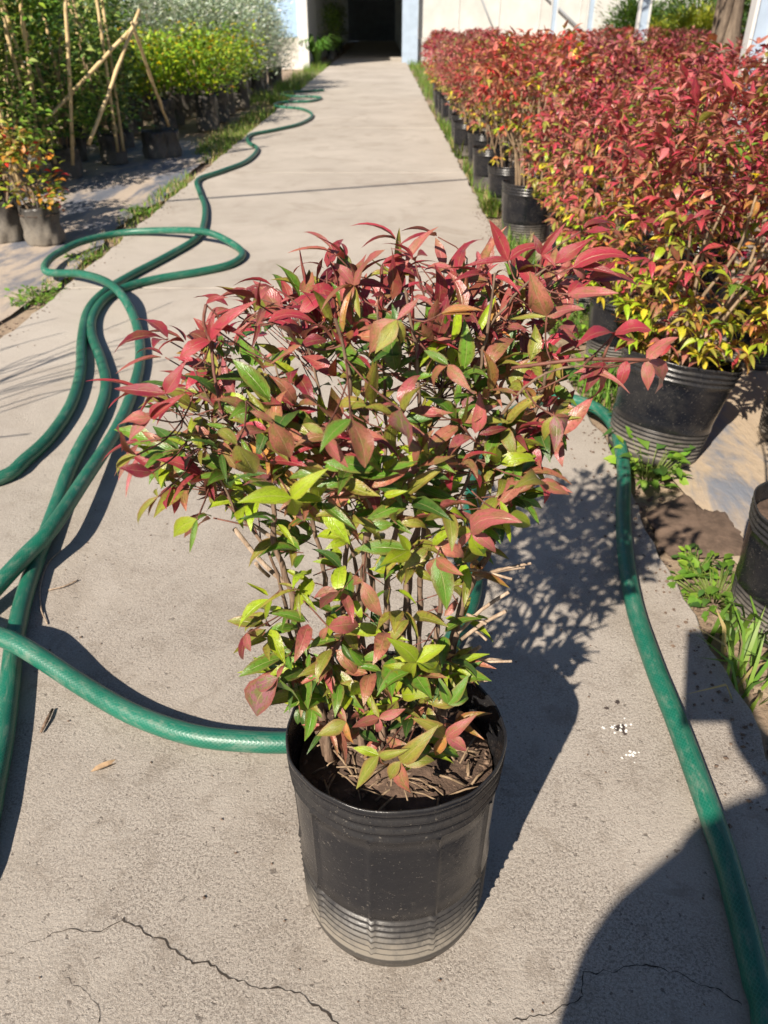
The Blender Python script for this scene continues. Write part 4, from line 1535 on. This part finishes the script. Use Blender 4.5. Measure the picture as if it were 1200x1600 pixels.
# a wiry plant outside the frame on the left, known from its thin shadows
wp = empty('potted_climber', (-1.80, 1.50, -.036))
tag(wp, 'wiry leafless climber in a grey bag left of the hose loops', 'potted plant')
link('grow_bag', BAGS[0], None, wp)
wr = random.Random(15)
for k in range(26):
    a = wr.uniform(0, 6.28)
    b = Vector((.05 * math.cos(a), .05 * math.sin(a), .15))
    hgt = wr.uniform(.45, 1.0)
    lean = Vector((wr.uniform(-.25, .35), wr.uniform(-.3, .3), hgt))
    pts = smooth_path([b, b + lean * .5 + Vector((wr.uniform(-.06, .06), wr.uniform(-.06, .06), .05)), b + lean, b + lean * 1.15 + Vector((wr.uniform(0, .12), wr.uniform(-.04, .04), 0))], .04)
    mb = MB()
    mb.tube(pts, .0028, 5)
    mb.build('stem', CANE, wp)

# ------------------------------------------------------------------ crumbs of soil and small stones along the slab edges
cr = random.Random(44)
cm = MB()
OCT = [(1, 0, 0), (-1, 0, 0), (0, 1, 0), (0, -1, 0), (0, 0, 1), (0, 0, -1)]
OF = [(0, 2, 4), (2, 1, 4), (1, 3, 4), (3, 0, 4), (2, 0, 5), (1, 2, 5), (3, 1, 5), (0, 3, 5)]
for i in range(2600):
    k_ = cr.random()
    if k_ < .42:
        x, y, z0 = PXR + .012 + abs(cr.gauss(0, .10)), cr.uniform(.5, 5.5), -.042
    elif k_ < .60:
        x, y, z0 = PXL - .012 - abs(cr.gauss(0, .08)), cr.uniform(2.2, 8), -.042
    elif k_ < .80:
        x, y, z0 = PXR - abs(cr.gauss(0, .05)), cr.uniform(.4, 5), .0008
    elif k_ < .88:
        x, y, z0 = PXL + abs(cr.gauss(0, .06)), cr.uniform(1.5, 8), .0008
    else:
        x, y, z0 = cr.uniform(-.7, .6), cr.uniform(.35, 3), .0005
    r0 = cr.uniform(.0012, .0045) * (1 if z0 > 0 else 1.8) * (.6 if k_ >= .88 else 1)
    sx, sy, sz = cr.uniform(.7, 1.4), cr.uniform(.7, 1.4), cr.uniform(.5, 1)
    t_ = cr.uniform(0, 3.14)
    cm.add([(x + r0 * (a * sx * math.cos(t_) - b * sy * math.sin(t_)), y + r0 * (a * sx * math.sin(t_) + b * sy * math.cos(t_)), z0 + r0 * .5 + r0 * c * sz) for a, b, c in OCT], OF)
tag(cm.build('soil_crumbs', MUD, None, False), 'crumbs of brown soil and small stones scattered along the path edges', 'gravel', kind='stuff')

# ------------------------------------------------------------------ grass and weeds
def blade(mb, r, p, h, lean, wdt, c):
    a = r.uniform(0, 6.28)
    d = Vector((math.cos(a), math.sin(a), 0))
    s = Vector((-d.y, d.x, 0)) * wdt
    p1 = p + d * lean * .35 * h + Vector((0, 0, h * .6))
    p2 = p + d * lean * h + Vector((0, 0, h * (1 - .35 * lean)))
    mb.add([p - s, p + s, p1 + s * .8, p1 - s * .8, p2], [(0, 1, 2, 3), (3, 2, 4)], [(0, 0)] * 5, c)


GP = [(3, (.12, .22, .03, 0)), (2, (.20, .32, .04, 0)), (1, (.07, .14, .025, 0)), (.7, (.42, .34, .16, 0))]
gr = random.Random(5)
gm = MB()


def grass_strip(x0, x1, y0, y1, n, h0, h1, dens, drypart=0):
    for i in range(n):
        y = gr.uniform(y0, y1)
        x = gr.uniform(x0, x1)
        if math.sin(y * 2.3 + dens) + math.sin(y * 5.1 + 2 * dens) * .6 + math.sin(y * .9) * .5 < gr.uniform(-.9, .5):
            continue
        c = jit(pick(gr, GP) if gr.random() > drypart else (.45, .36, .18, 0), gr, .25)
        blade(gm, gr, Vector((x, y, -.045)), gr.uniform(h0, h1), gr.uniform(.1, .9), gr.uniform(.0018, .004), c)


grass_strip(-1.60, -1.43, 4.6, 9.5, 2600, .02, .08, 1.0, .25)
grass_strip(-1.74, -1.43, 7.6, 13, 4200, .03, .13, 2.0, .15)
grass_strip(-1.95, -1.43, 12, 24, 5200, .05, .22, 3.0)
grass_strip(-1.60, -1.43, 2.5, 4.6, 500, .02, .06, 4.0, .4)
grass_strip(.64, .76, 2.2, 4.2, 1700, .03, .13, 5.0)
grass_strip(.64, .80, 4.2, 12, 3200, .04, .17, 6.0)
grass_strip(.64, 1.1, 12, 24, 3800, .06, .25, 7.0)
grass_strip(-1.9, -1.45, 8.2, 10.4, 900, .03, .09, 7.0, .8)
tag(gm.build('grass', GRASS), 'short green and straw-coloured grass along both edges of the path', 'grass', kind='stuff')


def tuft(x, y, n, h0, h1, spread, label, wdt=.0032, dry=.1, name='grass_tuft'):
    mb = MB()
    for i in range(n):
        a = gr.uniform(0, 6.28)
        rr = spread * math.sqrt(gr.random())
        c = jit(pick(gr, GP[:3]) if gr.random() > dry else (.45, .36, .18, 0), gr, .25)
        blade(mb, gr, Vector((rr * math.cos(a), rr * math.sin(a), 0)), gr.uniform(h0, h1), gr.uniform(.2, 1.0), wdt * gr.uniform(.7, 1.3), c)
    o = mb.build(name, GRASS)
    o.location = (x, y, -.045)
    tag(o, label, 'grass')


def at_g(x, y):
    p = gp(x, y, -.04)
    return p.x, p.y


tuft(*at_g(767, 335), 220, .08, .20, .07, 'bright green grass tuft before the smooth pot of the bare-caned bush', dry=.25)
tuft(*at_g(720, 245), 160, .08, .22, .07, 'bright grass tuft by the dark pot past the bare-caned bush')
tuft(*at_g(1150, 1010), 26, .06, .17, .05, 'clump of broad grass blades beside the ribbed pot at the path edge', .006, .1)
tuft(*at_g(1185, 1085), 40, .05, .16, .07, 'dark low grass clump in the photographer shadow beside the path', .004, .1)


def weed(x, y, n, rad, leaf, hgt, label, pal, seed):
    r = random.Random(seed)
    mb = MB()
    for i in range(n):
        a = r.uniform(0, 6.28)
        rr = rad * math.sqrt(r.random())
        p = Vector((rr * math.cos(a), rr * math.sin(a), hgt * r.uniform(.15, 1)))
        d = Vector((math.cos(a) * .7 + r.uniform(-.6, .6), math.sin(a) * .7 + r.uniform(-.6, .6), r.uniform(-.2, .6))).normalized()
        mb.leaf(leaf_mat4(p, d, Vector((r.uniform(-.4, .4), r.uniform(-.4, .4), 1)), leaf * r.uniform(.7, 1.3)), ROUND[i % 2], jit(pick(r, pal), r, .25))
        if True:
            mb.tube([(p.x * .3, p.y * .3, 0), p], .0012, 4, (.2, .26, .06, 0))
    o = mb.build('weed', GRASS)
    o.location = (x, y, -.045)
    tag(o, label, 'weed')


WP = [(3, (.13, .26, .03, 0)), (2, (.22, .36, .04, 0)), (1, (.07, .15, .03, 0))]
weed(*at_g(1012, 745), 90, .085, .036, .09, 'round-leaved green weed between the hose and the leaning pot', WP, 1)
weed(*at_g(990, 712), 26, .04, .075, .11, 'upright broad-leaved weed touching the foot of the leaning pot', WP, 2)
weed(*at_g(1120, 935), 130, .10, .026, .06, 'low leafy weed between the mud patch and the path edge', WP, 3)
weed(*at_g(1085, 895), 50, .04, .022, .05, 'small weed sprouting at the path edge beside the mud', WP, 4)
weed(*at_g(925, 520), 240, .20, .032, .10, 'feathery green weeds at the path edge before the ribbed pots', WP, 5)
weed(*at_g(945, 600), 160, .13, .032, .09, 'green weeds at the path edge where the hose turns', WP, 6)
weed(*at_g(60, 470), 120, .12, .028, .05, 'low weeds in the gap beside the path below the hose loop', WP, 7)
weed(*at_g(222, 335), 70, .12, .036, .06, 'bright weed at the path edge by the fabric beyond the hose loop', WP, 8)
weed(*at_g(130, 405), 60, .10, .026, .04, 'sparse weed inside the hose loop at the path edge', WP, 9)
weed(*at_g(165, 235), 40, .10, .07, .16, 'leafy weed by the bags under the bamboo tripod', WP, 10)

# strap-leaved plant by the doorway
sp_ = MB()
for i in range(90):
    a = gr.uniform(0, 6.28)
    d = Vector((math.cos(a), math.sin(a), 0))
    L = gr.uniform(.5, .9)
    pts = [Vector((0, 0, 0)) + d * .05, d * .18 * L + Vector((0, 0, .55 * L)), d * .45 * L + Vector((0, 0, .85 * L)), d * .8 * L + Vector((0, 0, .7 * L))]
    s = Vector((-d.y, d.x, 0)) * .017
    c = jit((.10, .22, .04, 0), gr, .35)
    vs = []
    for p in pts:
        vs += [p - s, p + s]
    sp_.add(vs, [(0, 1, 3, 2), (2, 3, 5, 4), (4, 5, 7, 6)], None, c)
o = sp_.build('strap_leaf_plant', GRASS)
o.location = (-1.72, 22.8, -.04)
tag(o, 'clump of arching strap leaves beside the dark doorway', 'plant')

# ------------------------------------------------------------------ buildings
YB = 25.0
gh = empty('greenhouse', (4.5, YB, -.05))
tag(gh, 'white-panelled greenhouse behind the red bushes, right of the dark doorway', 'building')


def bpart(par, name, a, b, mat):
    mb = MB()
    L = par.location
    mb.box((a[0] - L.x, a[1] - L.y, a[2] - L.z), (b[0] - L.x, b[1] - L.y, b[2] - L.z))
    return mb.build(name, mat, par, False)


bpart(gh, 'pillar', (.50, YB - .20, -.1), (.93, YB + .2, 3.3), PALE_BLUE)
bpart(gh, 'base_wall', (.935, YB, -.1), (16, YB + .16, .57), RENDERWALL)
x = .95
while x < 15.6:
    bpart(gh, 'panel', (x, YB + .03, .58), (x + 1.06, YB + .06, 3.2), FILM)
    bpart(gh, 'rib', (x + 1.065, YB + .0, .572), (x + 1.10, YB + .09, 3.2), WHITE)
    x += 1.105
bpart(gh, 'side_wall', (.62, YB + .205, -.1), (.74, 52, 3.2), FILMT)
bpart(gh, 'roof', (.6, YB - .3, 3.31), (16, 52, 3.42), FILMT)
mb = MB()
mb.tube([Vector((4.3, 24.9, 1.6)) - gh.location, Vector((5.7, 24.9, .55)) - gh.location], .03, 6)
mb.build('diagonal_tube', STEEL, gh)  # one of two thin grey diagonals across the panels
mb = MB()
mb.tube([Vector((2.4, 24.9, 1.9)) - gh.location, Vector((3.1, 24.9, .6)) - gh.location], .022, 6)
mb.build('diagonal_tube', STEEL, gh)

g2 = empty('greenhouse', (-8, YB - 2.5, -.05))
tag(g2, 'blue-panelled greenhouse behind the silver shrubs, left of the dark doorway', 'building')
YL = YB - 2.5
bpart(g2, 'corner_post', (-2.14, YL - .12, -.1), (-1.88, YL + .12, 3.3), WHITE)
bpart(g2, 'base_wall', (-16, YL, -.1), (-2.145, YL + .16, .62), CEMW)
x = -2.16
k = 0
while x > -15.5:
    bpart(g2, 'panel', (x - 1.3, YL + .04, .63), (x, YL + .07, 3.2), BLUEFILM if k % 3 != 2 else FILM)
    bpart(g2, 'rib', (x - 1.38, YL - .01, .622), (x - 1.305, YL + .1, 3.2), WHITE)
    x -= 1.385
    k += 1
bpart(g2, 'side_wall', (-2.12, YL + .165, -.1), (-2.0, 52, 3.2), FILMT)
bpart(g2, 'roof', (-16, YL - .2, 3.31), (-2.0, 52, 3.42), FILMT)
bpart(g2, 'added_aisle_roof', (-1.995, YB - .1, 3.25), (.595, 52, 3.35), STEEL)  # unseen roof, added over the aisle to keep it dark
shed = empty('corrugated_wall', (-.7, 51, 0))
tag(shed, 'grey corrugated metal wall at the far end of the dark aisle', 'wall')
mb = MB()
nx = 80
vs, fs = [], []
for i in range(nx + 1):
    xx = -1.31 + 2.635 * i / nx
    yy = .03 * math.sin(i * 1.6)
    vs += [(xx, yy, .002), (xx, yy, 3.24)]
    if i:
        fs.append((2 * i - 2, 2 * i, 2 * i + 1, 2 * i - 1))
mb.add(vs, fs)
mb.build('metal_sheet', STEEL, shed)

for i, (x, y, sc) in enumerate([(-1.62, 27.2, 1.0), (-1.70, 30, 1.1), (-1.66, 33.5, 1.1)]):
    left_plant('potted_shrub', x, y, 'dark shrub, %s from the doorway in the covered aisle' % ORD[i], 'potted plant', 'shrubs in the covered aisle', CLIMB[i], BAGS[2], sc)

# conifers and trees behind
CON = [shrub_mesh(s, 6500, .05, 2.0, .42, .11, pal, NEEDLE, 80, 1.2) for s, pal in
       ((41, [(3, (.07, .14, .03, 0)), (2, (.11, .20, .04, 0)), (1, (.18, .24, .05, 0))]), (42, [(3, (.28, .30, .03, 0)), (2, (.18, .24, .03, 0)), (1, (.36, .36, .04, 0))]))]


def conifer(x, y, v, sc, sz, label):
    e = empty('conifer', (x, y, -.05), lr.uniform(0, 6))
    mb = MB()
    mb.tube([(0, 0, 0), (.01, 0, .8), (0, .01, 1.9)], [.04, .03, .008], 8)
    mb.build('trunk', TRUNK, e)
    tag(link('crown', CON[v][0], None, e), kind='stuff')
    e.scale = (sc, sc, sz)
    tag(e, label, 'tree')


conifer(3.72, 13.6, 0, .9, .62, 'bushy green conifer beside the slim post before the white wall')
conifer(4.15, 14.4, 1, 1.05, .50, 'low golden conifer between two posts beyond the red bushes')
conifer(3.95, 12.9, 1, .75, .47, 'golden conifer just left of the pale post beyond the red bushes')
conifer(4.55, 13.4, 1, .95, .55, 'golden-green conifer right behind the pale post')
conifer(5.0, 13.9, 0, 1.25, 1.5, 'tall dark green conifer beyond the red bushes')
conifer(5.7, 14.3, 0, 1.3, .95, 'broad green conifer between the tall conifer and the old tree trunk')
conifer(4.9, 16.0, 0, 1.2, .62, 'green conifer farther back before the white wall')


def tree(x, y, h, r0, crad, label, pal, seed, crown_z, leaf=.12, n=2600, fork=False):
    r = random.Random(seed)
    e = empty('tree', (x, y, -.06))
    mb = MB()
    tp = smooth_path([Vector((0, 0, 0)), Vector((r.uniform(-.1, .1), r.uniform(-.1, .1), h * .35)), Vector((r.uniform(-.2, .2), 0, h * .7)), Vector((0, 0, h))], .15)
    mb.tube(tp, [r0 * (1 - .75 * i / len(tp)) * (1 + .08 * math.sin(i * 1.7)) for i in range(len(tp))], 12)
    for k in range(7):
        a = r.uniform(0, 6.28)
        i0 = int(len(tp) * r.uniform(.4, .8))
        b = tp[i0]
        t = b + Vector((crad * .7 * math.cos(a), crad * .7 * math.sin(a), h * .22))
        mb.tube(smooth_path([b, b.lerp(t, .5) + Vector((0, 0, .15)), t], .2), r0 * .3, 7)
    if fork:
        for k in range(6):
            a = r.uniform(0, 6.28)
            rr = r0 * 1.2
            mb.tube(smooth_path([Vector((rr * 1.9 * math.cos(a), rr * 1.9 * math.sin(a), 0)), Vector((rr * math.cos(a + .4), rr * math.sin(a + .4), .6)), Vector((rr * .8 * math.cos(a + 1), rr * .8 * math.sin(a + 1), 1.5)), tp[-2]], .1), .04, 6)
    mb.build('trunk', TRUNK, e)
    f, s = shrub_mesh(seed + 7, n, crown_z, h * 1.15, crad, leaf, pal, LO, 60, .3)
    tag(link('crown', f, None, e), kind='stuff')
    tag(e, label, 'tree')
    return e


DG = [(3, (.045, .09, .02, 0)), (2, (.08, .15, .03, 0)), (1, (.14, .21, .04, 0))]
tree(3.30, 8.6, 3.4, .15, 1.3, 'old dark tree trunk wrapped in thin stems behind the broad post', DG, 51, 1.9, .1, 2400, True)
tree(6.2, 11.5, 3.2, .14, 1.5, 'leafy tree behind the broad post at the edge of the red bushes', DG, 52, .5, .1, 4200)
tree(9.0, 17.5, 4.5, .16, 2.2, 'spreading tree beyond the conifers', DG, 53, .5, .14, 4200)
tree(-5.6, 10.6, 3.0, .10, 1.1, 'green tree rising behind the staked climbers', DG, 54, .5, .10, 4200)
tree(-5.0, 9.0, 2.6, .08, .8, 'bright green feathery tree behind the bamboo stakes', [(3, (.10, .19, .03, 0)), (2, (.16, .26, .04, 0)), (1, (.05, .1, .02, 0))], 55, .6, .13, 3000)
tree(-7.6, 14.0, 4.0, .14, 1.8, 'dark tree farther back behind the green tree', DG, 56, .4, .12, 4000)

# ------------------------------------------------------------------ the photographer, whose shadow falls on the path
person = empty('person', (-.12, -.62, 0))
tag(person, 'standing person in dark clothing holding a phone out with one hand', 'person')


def skin_mesh(name, verts, edges, radii, mat, root=0, sub=2):
    me = bpy.data.meshes.new(name)
    L = person.location
    me.from_pydata([tuple(Vector(v) - L) for v in verts], edges, [])
    o = link(name, me, mat, person)
    md = o.modifiers.new('skin', 'SKIN')
    md.use_smooth_shade = True
    for i, r_ in enumerate(radii):
        me.skin_vertices[0].data[i].radius = (r_, r_) if not hasattr(r_, '__len__') else r_
        me.skin_vertices[0].data[i].use_root = (i == root)
    sb = o.modifiers.new('sub', 'SUBSURF')
    sb.levels = sb.render_levels = sub
    return o


V, E, RD = [], [], []


def J(p, r_, parent=None):
    V.append(p)
    RD.append(r_)
    if parent is not None:
        E.append((parent, len(V) - 1))
    return len(V) - 1


up_v = Vector((0, SP, CP))
fw_v = Vector((0, CP, -SP))
ph_c = Vector((0, 0, CAM_H)) - fw_v * .012 - up_v * .060 + Vector((-.026, 0, 0))
PX0 = -.12
pel = J((PX0, -.57, .88), (.20, .14))
ab = J((PX0, -.61, 1.02), (.19, .13), pel)
ch = J((PX0, -.73, 1.22), (.16, .105), ab)
nk = J((PX0 + .02, -.73, 1.38), .055, ch)
hd0 = J((PX0 + .03, -.70, 1.45), .068, nk)
hd = J((PX0 + .03, -.68, 1.53), (.075, .095), hd0)
hd2 = J((PX0 + .03, -.685, 1.60), .062, hd)
for s in (-1, 1):
    hip = J((PX0 + s * .09, -.59, .80), .095, pel)
    kn = J((PX0 + s * .11, -.60, .46), .062, hip)
    an = J((PX0 + s * .12, -.66, .09), .042, kn)
    J((PX0 + s * .13, -.54, .035), .036, an)
    sh = J((PX0 + s * .18, -.75, 1.27), .060, ch)
    if s > 0:
        el = J((.03, -.47, 1.0), .046, sh)
        wr_ = ph_c + Vector((.045, -.085, -.05))
        pm_ = ph_c + Vector((.046, -.035, -.03))
        tg = [ph_c + Vector((.046, 0, 0)) + up_v * (.010 - f * .019) - fw_v * .012 for f in range(4)]
        th = [ph_c + Vector((.040, 0, 0)) + up_v * .02 - fw_v * .032, ph_c + Vector((.022, 0, 0)) + up_v * .03 - fw_v * .018]
    else:
        el = J((-.325, -.585, .99), .060, sh)
        wr_ = Vector((-.275, -.48, .82))
        pm_ = Vector((-.275, -.45, .74))
        tg = [Vector((-.265, -.47 + f * .02, .66)) for f in range(4)]
        th = [Vector((-.25, -.42, .73)), Vector((-.24, -.41, .69))]
    wri = J(tuple(wr_), .028 if s > 0 else .05, el)
    pal = J(tuple(pm_), .026 if s > 0 else .036, wri)
    for f in range(4):
        k1 = J(tuple(pm_.lerp(tg[f], .55) + Vector((0, 0, .01 - f * .007))), .010, pal)
        J(tuple(tg[f]), .009, k1)
    k1 = J(tuple(th[0]), .011, pal)
    J(tuple(th[1]), .009, k1)
skin_mesh('body', V, E, RD, CLOTH, pel)
hairm = MB()
hairm.add(*lathe([(.0, .125), (.05, .118), (.085, .085), (.098, .04), (.096, 0), (.085, -.03)], 20))
hair = hairm.build('hair', DARK, person)
hair.location = Vector((-.09, -.695, 1.545)) - person.location
phone = empty('phone', ph_c)
tag(phone, 'dark phone held upright in the hand of the person', 'phone')
mb = MB()
mb.box((-.038, -.079, -.004), (.038, .079, .004))
o = mb.build('body', DARK, phone, False)
phone.rotation_euler = cam.rotation_euler
